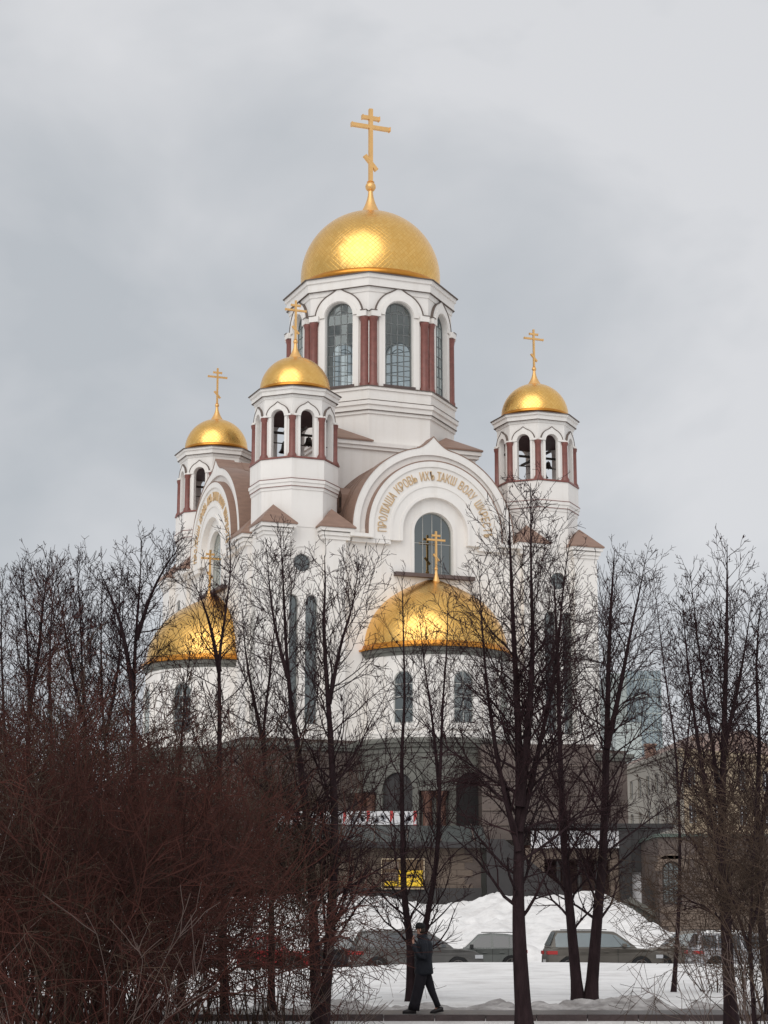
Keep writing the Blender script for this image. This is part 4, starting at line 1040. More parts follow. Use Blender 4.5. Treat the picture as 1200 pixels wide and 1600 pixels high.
    for wi, (a, b) in enumerate(wins):
        pts = []
        for q in range(6):
            t_ = a + (b - a) * q / 5; zz = max(belt + .05, min(zr(t_), H) - .10); 
            pts.append((t_, zz))
        for s_ in (-1, 1):
            vv = [(X(a), s_ * (gy(belt + .03) + .006), belt + .03), (X(b), s_ * (gy(belt + .03) + .006), belt + .03)] + [(X(t_), s_ * (gy(z_) + .006), z_) for t_, z_ in pts[::-1]]
            MB().add(vv + [(x_, y_ - s_ * .02, z_) for x_, y_, z_ in vv], [tuple(range(8)), tuple(reversed(range(8, 16)))] + [(i, i + 8, (i + 1) % 8 + 8, (i + 1) % 8) for i in range(8)]).build('side_window', glass, car)
    def slope_glass(p, q, name):
        (t0, z0), (t1, z1) = p, q
        def pt(u, v):
            t_, z_ = t0 + (t1 - t0) * u, z0 + (z1 - z0) * u; nx_ = (z1 - z0); nt = -(t1 - t0) * L
            ln = math.hypot(nx_, nt); sg = -1 if t1 > t0 else 1
            off = .012
            return (X(t_) + face * (-sg * -1) * 0 + face * (1 if t0 > t1 else -1) * abs(nx_) / ln * off, v * (gy(z_) - .09), z_ + abs(nt) / ln * off)
        MB().add([pt(.1, -1), pt(.1, 1), pt(.9, 1), pt(.9, -1)], [(0, 1, 2, 3)]).build(name, glass, car)
    slope_glass((gpts[-1][0], gpts[-1][1]), (gpts[-2][0], gpts[-2][1]), 'windscreen')
    slope_glass((gpts[0][0], gpts[0][1] + .05), (gpts[1][0], gpts[1][1]), 'rear_window')
    for t_ in wx:
        for s_ in (-1, 1):
            wh = MB(); Fy = s_ * (Wd / 2 - .10)
            pr_ = [(r * .64, -.11), (r * .70, .11), (r * .93, .12), (r, .07), (r, -.11)]
            vs = []; nn = 24
            for rr, yy in pr_:
                for i in range(nn): a = 2 * PI * i / nn; vs.append((X(t_) + rr * math.cos(a), Fy + s_ * yy, r + rr * math.sin(a)))
            wh.add(vs, [(k_ * nn + i, k_ * nn + (i + 1) % nn, (k_ + 1) * nn + (i + 1) % nn, (k_ + 1) * nn + i) for k_ in range(4) for i in range(nn)])
            wo = wh.build('wheel', 'tyre', car, True)
            rm = MB(); rv = []
            for i in range(nn): a = 2 * PI * i / nn; rv.append((X(t_) + r * .66 * math.cos(a), Fy + s_ * .06, r + r * .66 * math.sin(a)))
            rm.add(rv, [tuple(range(nn))]); rm.build('hub_plate', 'trim', wo)
            sp_ = MB()
            for i in range(5):
                a = 2 * PI * i / 5 + .3; sp_.bar((X(t_), Fy + s_ * .08, r), (X(t_) + r * .64 * math.cos(a), Fy + s_ * .09, r + r * .64 * math.sin(a)), .07, .035)
            ring = [(X(t_) + rr * math.cos(2 * PI * i / nn), Fy + s_ * .10, r + rr * math.sin(2 * PI * i / nn)) for rr in (r * .58, r * .66) for i in range(nn)]
            sp_.add(ring, [(i, (i + 1) % nn, nn + (i + 1) % nn, nn + i) for i in range(nn)]); sp_.build('rim', 'rim', wo)
    for s_ in (-1, 1):
        m_ = MB().box(-.07, .07, -.09, .09, -.06, .07); mo = m_.build('mirror', paint if kind != 'hatch' else 'trim', car); mo.location = (X(.655), s_ * (Wd / 2 + .06), belt + .09)
        m_ = MB().box(-.10, .10, -.012, .012, -.012, .012); 
        for dt in (.30, .50): hh = MB().box(-.09, .09, -.02, .02, -.015, .015).build('door_handle', paint, car); hh.location = (X(dt), s_ * (Wd / 2 + .012), belt - .14)
        for dt in (.225, .41, .60):
            dl = MB().box(-.006, .006, -.006, .006, .36, belt - .02).build('door_seam', 'trim', car); dl.location = (X(dt), s_ * (Wd / 2), 0)
        sl = MB().box(-(wx[1] - wx[0]) * L / 2 + .46, (wx[1] - wx[0]) * L / 2 - .46, -.012, .012, .235, .34).build('sill_trim', 'trim', car); sl.location = (X((wx[0] + wx[1]) / 2), s_ * (Wd / 2 * .985), 0)
        # wrap-round lamps follow the tapered corners
        yy = s_ * Wd / 2 * .90
        a_, b_ = sorted((X(.002) - face * .012, X(.085))); MB().box(a_, b_, min(yy, yy + s_ * .045) , max(yy, yy + s_ * .045), .80, .93).build('tail_light', 'tail', car)
        a_, b_ = sorted((X(.002) - face * .014, X(.01))); MB().box(a_, b_, min(s_ * .45, s_ * .82), max(s_ * .45, s_ * .82), .80, .93).build('tail_light', 'tail', car)
        yy = s_ * Wd / 2 * .82
        a_, b_ = sorted((X(.93), X(.99))); MB().box(a_, b_, min(yy, yy + s_ * .10), max(yy, yy + s_ * .10), .66, .79).build('headlight', 'lamp', car)
    a_, b_ = sorted((X(0) - face * .02, X(.01))); MB().box(a_, b_, -.26, .26, .50, .61).build('licence_plate', 'plate', car)
    a_, b_ = sorted((X(0) - face * .015, X(.04))); MB().box(a_, b_, -.80, .80, .30, .42).build('bumper_trim', 'trim', car)
    if kind in ('suv', 'wagon', 'hatch'):
        for s_ in (-1, 1): MB().bar((X(.16), s_ * .56, H + .025), (X(.52), s_ * .56, H + .025), .035, .03).build('roof_rail', 'trim', car)
    if snow:
        sx_, sy_ = np.meshgrid(np.linspace(.10, .56, 26), np.linspace(-.62, .62, 14))
        edge = np.clip(np.minimum((sx_ - .10) / .05, (.56 - sx_) / .05), 0, 1) * np.clip((.62 - np.abs(sy_)) / .1, 0, 1)
        zz = np.vectorize(lambda t_: min(zr(t_), H))(sx_) - .03 + edge * (.085 + .05 * fbm(sx_ * 12, sy_ * 3, 1, 77, 3))
        co_ = np.stack([(sx_ - .5) * L * face, sy_, zz], -1).reshape(-1, 3); ii = np.arange(sx_.size).reshape(sx_.shape)
        qq = np.stack([ii[:-1, :-1], ii[:-1, 1:], ii[1:, 1:], ii[1:, :-1]], -1).reshape(-1, 4)
        if face < 0: qq = qq[:, ::-1]
        link('roof_snow', np_mesh('roof_snow', co_, qq, 'snow'), car)
    return car
make_car('sedan', 'paint_red', 'dark red car half hidden by the reddish shrubs at the left', 372, 482, 79, 1)
make_car('sedan', 'paint_black', 'black car seen between the red car and the grey SUV', 476, 600, 82, 1, 'carglass_l')
make_car('suv', 'paint_grey', 'dark grey SUV with red tail light behind the walking person', 546, 752, 76, 1, yaw=math.radians(7), snow=False)
make_car('hatch', 'paint_greygreen', 'pale grey-green crossover facing left behind the nose of the dark grey SUV', 690, 822, 81, -1, 'carglass')
make_car('suv', 'paint_olive', 'dark olive crossover behind the twin leaning trunks', 850, 1032, 77, 1, yaw=math.radians(4), glass='carglass_l')
make_car('suv', 'paint_taupe', 'taupe grey SUV facing left right of the olive crossover', 1000, 1150, 82, -1, glass='carglass_l')
make_car('wagon', 'paint_silver', 'silver estate car with snow on its roof at the right edge', 1076, 1262, 78, 1, yaw=math.radians(4), snow=True)
make_car('hatch', 'paint_silver', 'pale car almost hidden by the reddish shrubs at the far left', 180, 340, 79, 1)
# fence of snow-clogged rails? none: small snow-capped post box left out

# =================================================================== PERSON
def skin_mesh(name, pts, edges, m, sub=2, root=0):
    me = bpy.data.meshes.new(name); me.from_pydata([p[:3] for p in pts], edges, []); ob = link(name, me)
    md_ = ob.modifiers.new('s', 'SKIN'); md_.use_smooth_shade = True
    for i, p in enumerate(pts): me.skin_vertices[0].data[i].radius = (p[3], p[4] if len(p) > 4 else p[3])
    for v in me.skin_vertices[0].data: v.use_root = False
    me.skin_vertices[0].data[root].use_root = True
    sb_ = ob.modifiers.new('u', 'SUBSURF'); sb_.levels = sub; sb_.render_levels = sub
    dg = bpy.context.evaluated_depsgraph_get(); r_ = bpy.data.meshes.new_from_object(ob.evaluated_get(dg)); bpy.data.objects.remove(ob)
    r_.materials.clear(); r_.materials.append(MT[m]); r_.polygons.foreach_set('use_smooth', [True] * len(r_.polygons)); r_.name = name
    return r_
def loft(name, rings, m, par, n=20, jit=0.0):
    """rings: (x,y,z, rx, ry, tiltx) ellipses in planes perpendicular to the path"""
    b = MB(); vs = []
    for i, (x, y, z, rx, ry) in enumerate(rings):
        a_ = Vector(rings[max(0, i - 1)][:3]); c_ = Vector(rings[min(len(rings) - 1, i + 1)][:3]); d = (c_ - a_).normalized()
        ux = Vector((0, 1, 0)).cross(d).normalized() if abs(d.y) < .9 else Vector((1, 0, 0)); uy = d.cross(ux).normalized()
        for k in range(n):
            t = 2 * PI * k / n; w_ = 1 + jit * math.sin(3 * t + i * 1.7) + jit * random.uniform(-.6, .6)
            p = Vector((x, y, z)) + ux * rx * math.cos(t) * w_ + uy * ry * math.sin(t) * w_
            vs.append(tuple(p))
    fs = [(i * n + k, i * n + (k + 1) % n, (i + 1) * n + (k + 1) % n, (i + 1) * n + k) for i in range(len(rings) - 1) for k in range(n)]
    fs += [tuple(reversed(range(n))), tuple((len(rings) - 1) * n + k for k in range(n))]
    b.add(vs, fs); o = b.build(name, m, par, 'all'); return o
pp = at(661, 1577, 42.0)
man = thing('person', 'person in black jacket, trousers and cap walking left along the path', 'person', (pp.x, 42.0, 0.005))
# walks towards -x. hips at z .93
pts = [(0, 0, .95, .13, .11), (0, 0, 1.15, .125, .10), (.01, 0, 1.35, .14, .10), (-.01, 0, 1.48, .06), (-.045, 0, 1.56, .052), (-.06, 0, 1.66, .078, .085), (-.055, 0, 1.735, .07, .078),
       (-.01, -.09, .90, .085), (-.10, -.10, .50, .055), (-.20, -.10, .11, .038), (-.32, -.10, .035, .03),
       (.03, .09, .90, .085), (.15, .10, .50, .055), (.30, .10, .13, .038), (.24, .10, .035, .03),
       (.01, -.18, 1.40, .052), (.03, -.24, 1.12, .042), (-.15, -.20, 1.26, .034), (-.20, -.12, 1.42, .025), (-.20, -.09, 1.48, .030, .016),
       (.01, .18, 1.40, .052), (.06, .24, 1.12, .042), (.0, .24, .86, .034), (-.02, .235, .79, .025), (-.03, .23, .74, .018, .030)]
ed = [(0, 1), (1, 2), (2, 3), (3, 4), (4, 5), (5, 6), (0, 7), (7, 8), (8, 9), (9, 10), (0, 11), (11, 12), (12, 13), (13, 14), (2, 15), (15, 16), (16, 17), (17, 18), (18, 19), (2, 20), (20, 21), (21, 22), (22, 23), (23, 24)]
base = len(pts)
def finger(root, p1, p2, p3, r0):
    global pts, ed
    i = len(pts); pts += [(*p1, r0), (*p2, r0 * .9), (*p3, r0 * .75)]; ed += [(root, i), (i, i + 1), (i + 1, i + 2)]
for k in range(4):   # near hand raised to the face
    dy = (k - 1.5) * .019; ln = (.9, 1.0, .95, .75)[k]
    finger(19, (-.205 + .004 * k, -.085 + dy, 1.515), (-.19, -.075 + dy, 1.515 + .035 * ln), (-.165, -.07 + dy, 1.515 + .052 * ln), .0085)
finger(19, (-.185, -.125, 1.49), (-.165, -.125, 1.515), (-.145, -.115, 1.53), .0095)
for k in range(4):   # far hand hanging
    dx = (k - 1.5) * .019; ln = (.9, 1.0, .95, .75)[k]
    finger(24, (-.035 + dx, .228, .705), (-.038 + dx, .222, .705 - .032 * ln), (-.036 + dx, .21, .705 - .055 * ln), .0085)
finger(24, (-.065, .225, .745), (-.08, .22, .72), (-.082, .212, .70), .0095)
link('body', skin_mesh('body', pts, ed, 'skin', 2), man)
# face
fc_ = MB(); fc_.add([(-.142, -.012, 1.665), (-.142, .012, 1.665), (-.170, 0, 1.652), (-.138, 0, 1.70), (-.14, 0, 1.645)], [(0, 2, 3), (2, 1, 3), (0, 4, 2), (4, 1, 2)]); fc_.build('nose', 'skin', man, 'all')
for s_ in (-1, 1):
    e_ = MB().lathe(0, 0, [(.001, -.011), (.008, -.007), (.011, 0), (.008, .007), (.001, .011)], 10).build('eye', 'eye', man, True); e_.location = (-.136, s_ * .032, 1.69)
    e_ = MB().lathe(0, 0, [(.004, -.03), (.013, -.015), (.016, .005), (.012, .025), (.003, .032)], 8).build('ear', 'skin', man, True); e_.location = (-.052, s_ * .088, 1.665)
MB().box(-.145, -.130, -.022, .022, 1.612, 1.620).build('mouth', 'tail', man)
loft('hair', [(-.03, 0, 1.60, .05, .07), (-.025, 0, 1.66, .078, .088), (-.03, 0, 1.71, .082, .088)], 'hair', man)
loft('cap', [(-.05, 0, 1.70, .100, .095), (-.05, 0, 1.74, .106, .100), (-.045, 0, 1.785, .098, .092), (-.04, 0, 1.815, .066, .062), (-.04, 0, 1.822, .01, .01)], 'cap', man)
MB().add([(-.13, -.075, 1.712), (-.19, -.055, 1.70), (-.205, 0, 1.697), (-.19, .055, 1.70), (-.13, .075, 1.712), (-.13, -.075, 1.722), (-.19, -.055, 1.71), (-.205, 0, 1.707), (-.19, .055, 1.71), (-.13, .075, 1.722)],
         [(4, 3, 2, 1, 0), (5, 6, 7, 8, 9)] + [(i, i + 1, i + 6, i + 5) for i in range(4)]).build('cap_peak', 'cap', man)
jk = loft('jacket', [(.025, 0, .76, .175, .215), (.02, 0, .80, .195, .23), (.015, 0, .95, .185, .225), (.01, 0, 1.10, .180, .215), (.015, 0, 1.25, .190, .230), (.02, 0, 1.38, .180, .225), (.015, 0, 1.45, .14, .19), (-.01, 0, 1.51, .095, .10), (-.02, 0, 1.56, .085, .085)], 'coat', man, 24, .02)
loft('sleeve', [(.02, -.17, 1.46, .06, .06), (.02, -.215, 1.36, .085, .085), (.035, -.25, 1.22, .078, .075), (.03, -.255, 1.11, .075, .072), (-.05, -.24, 1.14, .068, .068), (-.13, -.21, 1.23, .060, .060), (-.18, -.165, 1.345, .052, .052), (-.19, -.15, 1.37, .050, .05)], 'coat', jk, 16, .03)
loft('sleeve', [(.02, .17, 1.46, .06, .06), (.03, .215, 1.36, .085, .085), (.06, .25, 1.20, .075, .075), (.06, .25, 1.08, .07, .07), (.02, .25, .93, .062, .062), (.0, .245, .84, .056, .056)], 'coat', jk, 16, .03)
MB().lathe(-.02, 0, [(.085, 1.50), (.105, 1.52), (.098, 1.585), (.085, 1.58)], 20, caps=False).build('collar', 'coat', jk, True)
loft('trouser_leg', [(.0, -.085, .93, .125, .12), (-.02, -.09, .82, .125, .11), (-.07, -.10, .60, .115, .10), (-.115, -.10, .42, .11, .095), (-.16, -.10, .22, .112, .10), (-.195, -.10, .07, .118, .105)], 'trousers', man, 18, .03)
loft('trouser_leg', [(.02, .085, .93, .12, .12), (.06, .09, .80, .115, .11), (.13, .10, .60, .092, .09), (.19, .10, .42, .075, .08), (.27, .10, .24, .062, .07), (.315, .10, .12, .060, .065)], 'trousers', man, 18, .03)
def shoe(x, y, z, pitch):
    o = loft('shoe', [(.10, 0, .045, .035, .035), (.07, 0, .05, .052, .042), (0, 0, .052, .055, .045), (-.08, 0, .042, .045, .048), (-.15, 0, .032, .034, .045), (-.185, 0, .025, .015, .025)], 'shoe', man, 14)
    o.location = (x, y, z); o.rotation_euler = (0, pitch, 0)
    s_ = MB().box(-.18, .10, -.045, .045, -.002, .02).build('sole', 'tyre', o)
shoe(-.24, -.10, 0.0, 0); shoe(.33, .10, .015, math.radians(-12))

# =================================================================== TREES
def tubes(groups, k):
    """groups: list of (points (n,3), radii (n)); vectorised by polyline length"""
    by = {}
    for p, r in groups: by.setdefault(len(p), []).append((p, r))
    CO, Q, off = [], [], 0
    for n, lst in by.items():
        P = np.array([a for a, _ in lst]); R = np.array([b for _, b in lst])
        T = np.empty_like(P); T[:, 1:-1] = P[:, 2:] - P[:, :-2]; T[:, 0] = P[:, 1] - P[:, 0]; T[:, -1] = P[:, -1] - P[:, -2]
        T /= np.linalg.norm(T, axis=2, keepdims=True) + 1e-9
        ref = np.where(np.abs(T[:, :1, 2:3]) < 0.9, np.array([0, 0, 1.0]), np.array([1.0, 0, 0])) * np.ones_like(T)
        A_ = np.cross(T, ref); A_ /= np.linalg.norm(A_, axis=2, keepdims=True) + 1e-9; B_ = np.cross(T, A_)
        an = np.arange(k) * 2 * np.pi / k
        C_ = P[:, :, None] + R[:, :, None, None] * (A_[:, :, None] * np.cos(an)[None, None, :, None] + B_[:, :, None] * np.sin(an)[None, None, :, None])
        m_ = len(lst); CO.append(C_.reshape(-1, 3))
        base_ = off + (np.arange(m_)[:, None, None] * n + np.arange(n - 1)[None, :, None]) * k
        i = np.arange(k)[None, None, :]; j = (i + 1) % k
        Q.append(np.stack([base_ + i, base_ + j, base_ + k + j, base_ + k + i], -1).reshape(-1, 4)); off += m_ * n * k
    return np.concatenate(CO), np.concatenate(Q)

class Grow:
    def __init__(s, seed): s.r = random.Random(seed); s.lv = {1: [], 2: [], 3: []}; s.tips = []
    def branch(s, p, d, L, r, level, maxl=3, up=0.25, dens=1.0, n=None, spread=(28, 58), wig=0.16, tmin=.12):
        R = s.r; n = n or (6 if level == 1 else 5 if level == 2 else 3)
        pts = [p.copy()]; rad = [r]; d = d.copy(); st = L / (n - 1); dirs = [d.copy()]
        for i in range(1, n):
            d = d + np.array([R.gauss(0, wig), R.gauss(0, wig), R.gauss(0, wig) + up * .35]); d /= np.linalg.norm(d)
            p = p + d * st; pts.append(p.copy()); rad.append(max(r * (1 - .75 * i / (n - 1)), 0.0042)); dirs.append(d.copy())
        s.lv[level].append((pts, rad))
        if level == 3 or level == maxl: s.tips.append(pts[-1]); return
        nc = int(round((L * (3.6 if level == 1 else 6.2)) * dens * R.uniform(.8, 1.2))) + 1
        for c_ in range(nc):
            t = R.uniform(.18, 1.0) if level > 1 else R.uniform(tmin, 1.0)
            x_ = t * (n - 1); i = min(int(x_), n - 2); f = x_ - i
            q_ = pts[i] * (1 - f) + pts[i + 1] * f; dd = dirs[i + 1]
            ang = math.radians(R.uniform(*spread)); az = R.uniform(0, 2 * PI)
            a_ = np.cross(dd, [0, 0, 1.0]) if abs(dd[2]) < .95 else np.array([1.0, 0, 0]); a_ /= np.linalg.norm(a_); b_ = np.cross(dd, a_)
            nd = dd * math.cos(ang) + (a_ * math.cos(az) + b_ * math.sin(az)) * math.sin(ang); nd[2] += up * .3; nd /= np.linalg.norm(nd)
            ll = L * (.50 if level == 1 else .55) * (1.15 - .6 * t) * R.uniform(.6, 1.2)
            s.branch(q_, nd, max(ll, .10), max(rad[i] * .60, .0058), level + 1, maxl, up, dens, None, spread, wig)

def catmull(P, m_=6):
    P = [np.array(p) for p in P]; P = [2 * P[0] - P[1]] + P + [2 * P[-1] - P[-2]]; o = []
    for i in range(1, len(P) - 2):
        for k in range(m_):
            t = k / m_; a, b, c, d = P[i - 1:i + 3]
            o.append(.5 * ((2 * b) + (-a + c) * t + (2 * a - 5 * b + 4 * c - d) * t * t + (-a + 3 * b - 3 * c + d) * t ** 3))
    o.append(P[-2]); return o

def tree(label, leaders, Y, r0, seed, reach=1.7, start=.22, nbr=34, dens=1.0, twig='twig', group='bare trees in front of the church', seeds=120, upw=0.2, low_reach=1.0, dY=0.5, maxl=3):
    G = Grow(seed); R = G.r; amin = R.uniform(34, 48); amax = amin + R.uniform(16, 30)
    lead = []
    for li, L_ in enumerate(leaders):
        w0, pxs = L_
        P = []
        off = R.uniform(-dY, dY) if li else R.uniform(-.15, .15)
        for i, (px, py) in enumerate(pxs):
            f = min(1, i / 3); P.append(np.array(at(px, py, Y + off * f)))
        if pxs[0][1] > 1540:
            P[0][2] = float(ground_z(P[0][0], P[0][1])) - .15
        c_ = catmull(P, 6); n = len(c_)
        rad = [max(.006, r0 * w0 * (1 - .95 * (i / (n - 1)) ** .68)) for i in range(n)]
        if pxs[0][1] > 1540: rad[0] *= 1.35; rad[1] *= 1.12
        lead.append((c_, rad))
        seg = np.linalg.norm(np.diff(np.array(c_), axis=0), axis=1); tot = seg.sum(); cum = np.concatenate([[0], np.cumsum(seg)])
        nb = int(nbr * min(1.0, tot / 8.5 + .25)); st_ = start if li == 0 or pxs[0][1] > 1540 else .06
        for b_ in range(nb):
            t = st_ + (1 - st_) * (b_ + R.random()) / nb; dlt = t * tot; i = min(int(np.searchsorted(cum, dlt)) - 1, n - 2); i = max(i, 0)
            f = (dlt - cum[i]) / max(seg[i], 1e-6); p = c_[i] * (1 - f) + c_[i + 1] * f; d = (c_[i + 1] - c_[i]) / max(seg[i], 1e-6)
            az = b_ * 2.4 + R.uniform(-.5, .5); ang = math.radians(R.uniform(amin, amax) * (1 - .3 * t))
            side = np.array([math.cos(az), math.sin(az), 0]); nd = d * math.cos(ang) + side * math.sin(ang); nd /= np.linalg.norm(nd)
            env = math.sin(PI * min(1, max(0.0, (t - st_) / (1 - st_)) ** .75 * .80 + .20)) ** .8
            ll = reach * w0 ** .3 * (.25 + .95 * env) * R.uniform(.65, 1.15) * (low_reach if t < st_ + .15 else 1)
            G.branch(p, nd, ll, max(.008, rad[i] * .30), 1, maxl, upw, dens)
    base_ = lead[0][0][0]; T = thing('tree', label, 'tree', tuple(base_), 0, group)
    co, q_ = tubes([(np.array(a) - base_, np.array(b)) for a, b in lead], 10); link('trunk', np_mesh('trunk', co, q_, 'bark'), T)
    g1 = [(np.array(a) - base_, np.array(b)) for a, b in G.lv[1]]; co, q_ = tubes(g1, 5); link('boughs', np_mesh('boughs', co, q_, 'bark'), T)
    g2 = [(np.array(a) - base_, np.array(b)) for a, b in G.lv[2] + G.lv[3]]; co, q_ = tubes(g2, 3); cr_o = link('crown', np_mesh('crown', co, q_, twig), T)
    if seeds:
        s_ = []; qs = []
        tp = R.sample(G.tips, min(seeds, len(G.tips)))
        for t_ in tp:
            c0 = t_ - base_
            for k in range(R.randint(1, 3)):
                c1 = c0 + np.array([R.uniform(-.04, .04), R.uniform(-.04, .04), -.02]); h = R.uniform(.03, .07); w_ = R.uniform(.008, .016); az = R.uniform(0, PI)
                dx, dy = math.cos(az) * w_, math.sin(az) * w_; i = len(s_)
                s_ += [c1, c1 + [dx, dy, -h * .5], c1 + [0, 0, -h], c1 + [-dx, -dy, -h * .5]]; qs.append((i, i + 1, i + 2, i + 3))
        so = link('dry_seeds', np_mesh('dry_seeds', np.array(s_), np.array(qs), twig, False), T); so['kind'] = 'stuff'
    return T

tree('tall bare tree with thick trunk right of centre, in front of the right gable', [
    (1.0, [(820, 1612), (812, 1480), (810, 1380), (812, 1230), (808, 1100), (802, 980), (798, 880), (795, 790)]),
    (.62, [(812, 1260), (824, 1150), (832, 1020), (830, 900), (829, 755)]),
    (.42, [(812, 1300), (842, 1170), (868, 1040), (880, 920), (890, 850)]),
    (.38, [(810, 1330), (780, 1200), (762, 1080), (752, 960), (748, 880)])], 38.6, .185, 11, reach=2.1, nbr=40, dens=1.0, start=.20, seeds=160, upw=.15)
tree('bare tree whose two trunks stand right behind the walking person', [
    (1.0, [(641, 1572), (641, 1480), (632, 1400), (629, 1300), (628, 1180), (632, 1090), (630, 980), (628, 900)]),
    (.92, [(648, 1568), (656, 1490), (670, 1420), (683, 1330), (688, 1200), (692, 1100), (698, 1010), (700, 935)]),
    (.42, [(686, 1230), (676, 1130), (662, 1030), (655, 960)])], 46.2, .125, 12, reach=1.7, nbr=38, dens=.85, start=.10, seeds=90, upw=.3, low_reach=1.2)
tree('bare tree forking at the ground into two leaning trunks, right of the thick tree', [
    (1.0, [(922, 1566), (932, 1450), (942, 1330), (947, 1200), (950, 1080), (953, 980), (957, 910), (960, 860)]),
    (.92, [(904, 1566), (893, 1450), (882, 1330), (876, 1200), (872, 1060), (868, 960), (866, 900)]),
    (.5, [(948, 1170), (968, 1080), (985, 990), (1000, 920), (1008, 875)])], 47.0, .17, 13, reach=2.0, nbr=44, dens=1.0, start=.16, seeds=90)
tree('bare tree with twin trunks left of the grey SUV', [
    (1.0, [(503, 1614), (517, 1440), (523, 1300), (518, 1180), (511, 1070), (506, 980), (508, 915), (507, 868)]),
    (1.0, [(497, 1614), (490, 1450), (484, 1330), (470, 1200), (456, 1110), (447, 1010), (443, 920), (438, 838)]),
    (.42, [(514, 1100), (532, 1010), (552, 940), (560, 880)]), (.38, [(450, 1060), (430, 980), (420, 905), (417, 860)])], 38.0, .13, 14, reach=1.75, nbr=40, dens=1.0, start=.16, seeds=160)
tree('bare tree nearest the right edge with a straight trunk and dry seeds', [
    (1.0, [(1143, 1598), (1134, 1440), (1128, 1310), (1131, 1160), (1135, 1010), (1136, 930), (1136, 850)]),
    (.5, [(1129, 1340), (1104, 1240), (1085, 1120), (1072, 1010), (1066, 930)]),
    (.42, [(1130, 1330), (1118, 1200), (1100, 1080), (1088, 980), (1078, 890)]),
    (.4, [(1131, 1170), (1152, 1080), (1166, 1000), (1176, 930)])], 39.2, .145, 15, reach=1.7, nbr=44, dens=1.0, start=.2, seeds=420)
tree('bare tree cut by the right edge of the picture', [
    (1.0, [(1206, 1600), (1190, 1440), (1183, 1300), (1186, 1160), (1182, 1040), (1188, 940)]),
    (.6, [(1185, 1330), (1205, 1200), (1215, 1080), (1220, 960)])], 40.5, .12, 16, reach=1.7, nbr=40, dens=1.0, start=.2, seeds=300)
tree('slim bare tree between the leaning trunks and the right-hand tree', [
    (1.0, [(1052, 1560), (1060, 1430), (1062, 1310), (1056, 1180), (1040, 1060), (1028, 960), (1020, 890)]),
    (.6, [(1058, 1260), (1075, 1150), (1082, 1050), (1090, 960)])], 52, .07, 17, reach=1.7, nbr=34, dens=.9, seeds=120)
tree('bare tree in front of the left golden half dome', [
    (1.0, [(352, 1580), (346, 1400), (343, 1250), (343, 1120), (343, 1030), (352, 960), (360, 890), (358, 830)]),
    (.6, [(343, 1050), (330, 985), (316, 940), (300, 905)])], 42, .10, 18, reach=1.6, nbr=34, dens=.9, start=.3)
tree('bare tree between the left half dome and the twin-trunked tree', [
    (1.0, [(424, 1580), (424, 1420), (418, 1270), (412, 1150), (421, 1060), (428, 990), (436, 920)]),
    (.7, [(413, 1170), (396, 1090), (384, 1020), (378, 950)])], 43.5, .09, 19, reach=1.5, nbr=32, dens=.9, start=.3)
tree('tallest bare tree at the left, left of the golden half dome', [
    (1.0, [(226, 1590), (218, 1400), (212, 1250), (208, 1110), (212, 1000), (218, 920), (222, 836)]),
    (.6, [(208, 1080), (192, 990), (172, 930), (150, 880)]), (.5, [(213, 1000), (236, 930), (262, 880), (286, 850)])], 41.5, .115, 20, reach=1.5, nbr=38, dens=1.0, start=.3)
left = [([(1.0, [(30, 1600), (36, 1400), (44, 1200), (45, 1060), (40, 960), (36, 880)]), (.7, [(44, 1120), (60, 1020), (68, 940), (76, 880)])], 'far-left bare tree beside the picture edge', 41),
        ([(1.0, [(150, 1600), (140, 1400), (134, 1220), (130, 1090), (126, 980), (120, 870)]), (.6, [(133, 1130), (112, 1050), (98, 960), (86, 900)])], 'bare tree in the left row, third from the picture edge', 43),
        ([(1.0, [(95, 1600), (92, 1400), (84, 1230), (78, 1080), (80, 970), (90, 890)])], 'bare tree in the left row, second from the picture edge', 40),
        ([(1.0, [(178, 1600), (176, 1400), (170, 1240), (160, 1100), (158, 990), (160, 905)]), (.6, [(165, 1150), (182, 1060), (190, 980), (196, 900)])], 'bare tree just left of the tallest left-hand tree', 44.5),
        ([(1.0, [(0, 1600), (4, 1400), (8, 1250), (6, 1120), (2, 1000), (4, 900)])], 'bare tree cut by the left edge of the picture', 42.5),
        ([(1.0, [(285, 1590), (280, 1420), (278, 1290), (282, 1180), (290, 1080), (300, 1000)])], 'short bare tree below the left golden half dome', 42)]
for i, (ld, lb, Y) in enumerate(left): tree(lb, ld, Y, .085, 30 + i, reach=1.5, nbr=46, dens=1.2, start=.28, seeds=60, dY=.4, upw=.3, twig=('twig', 'twig', 'twig_red')[i % 3])
# the far right background tree, grey-brown
tree('brown-grey bushy tree at the right below the beige building', [
    (1.0, [(1180, 1600), (1172, 1480), (1176, 1380), (1180, 1280), (1184, 1200)]), (.8, [(1176, 1500), (1150, 1420), (1125, 1340), (1108, 1260)]), (.8, [(1174, 1450), (1200, 1360), (1212, 1280)])], 36, .05, 60, reach=1.2, nbr=30, dens=.9, twig='twig_grey', seeds=0, start=.05)

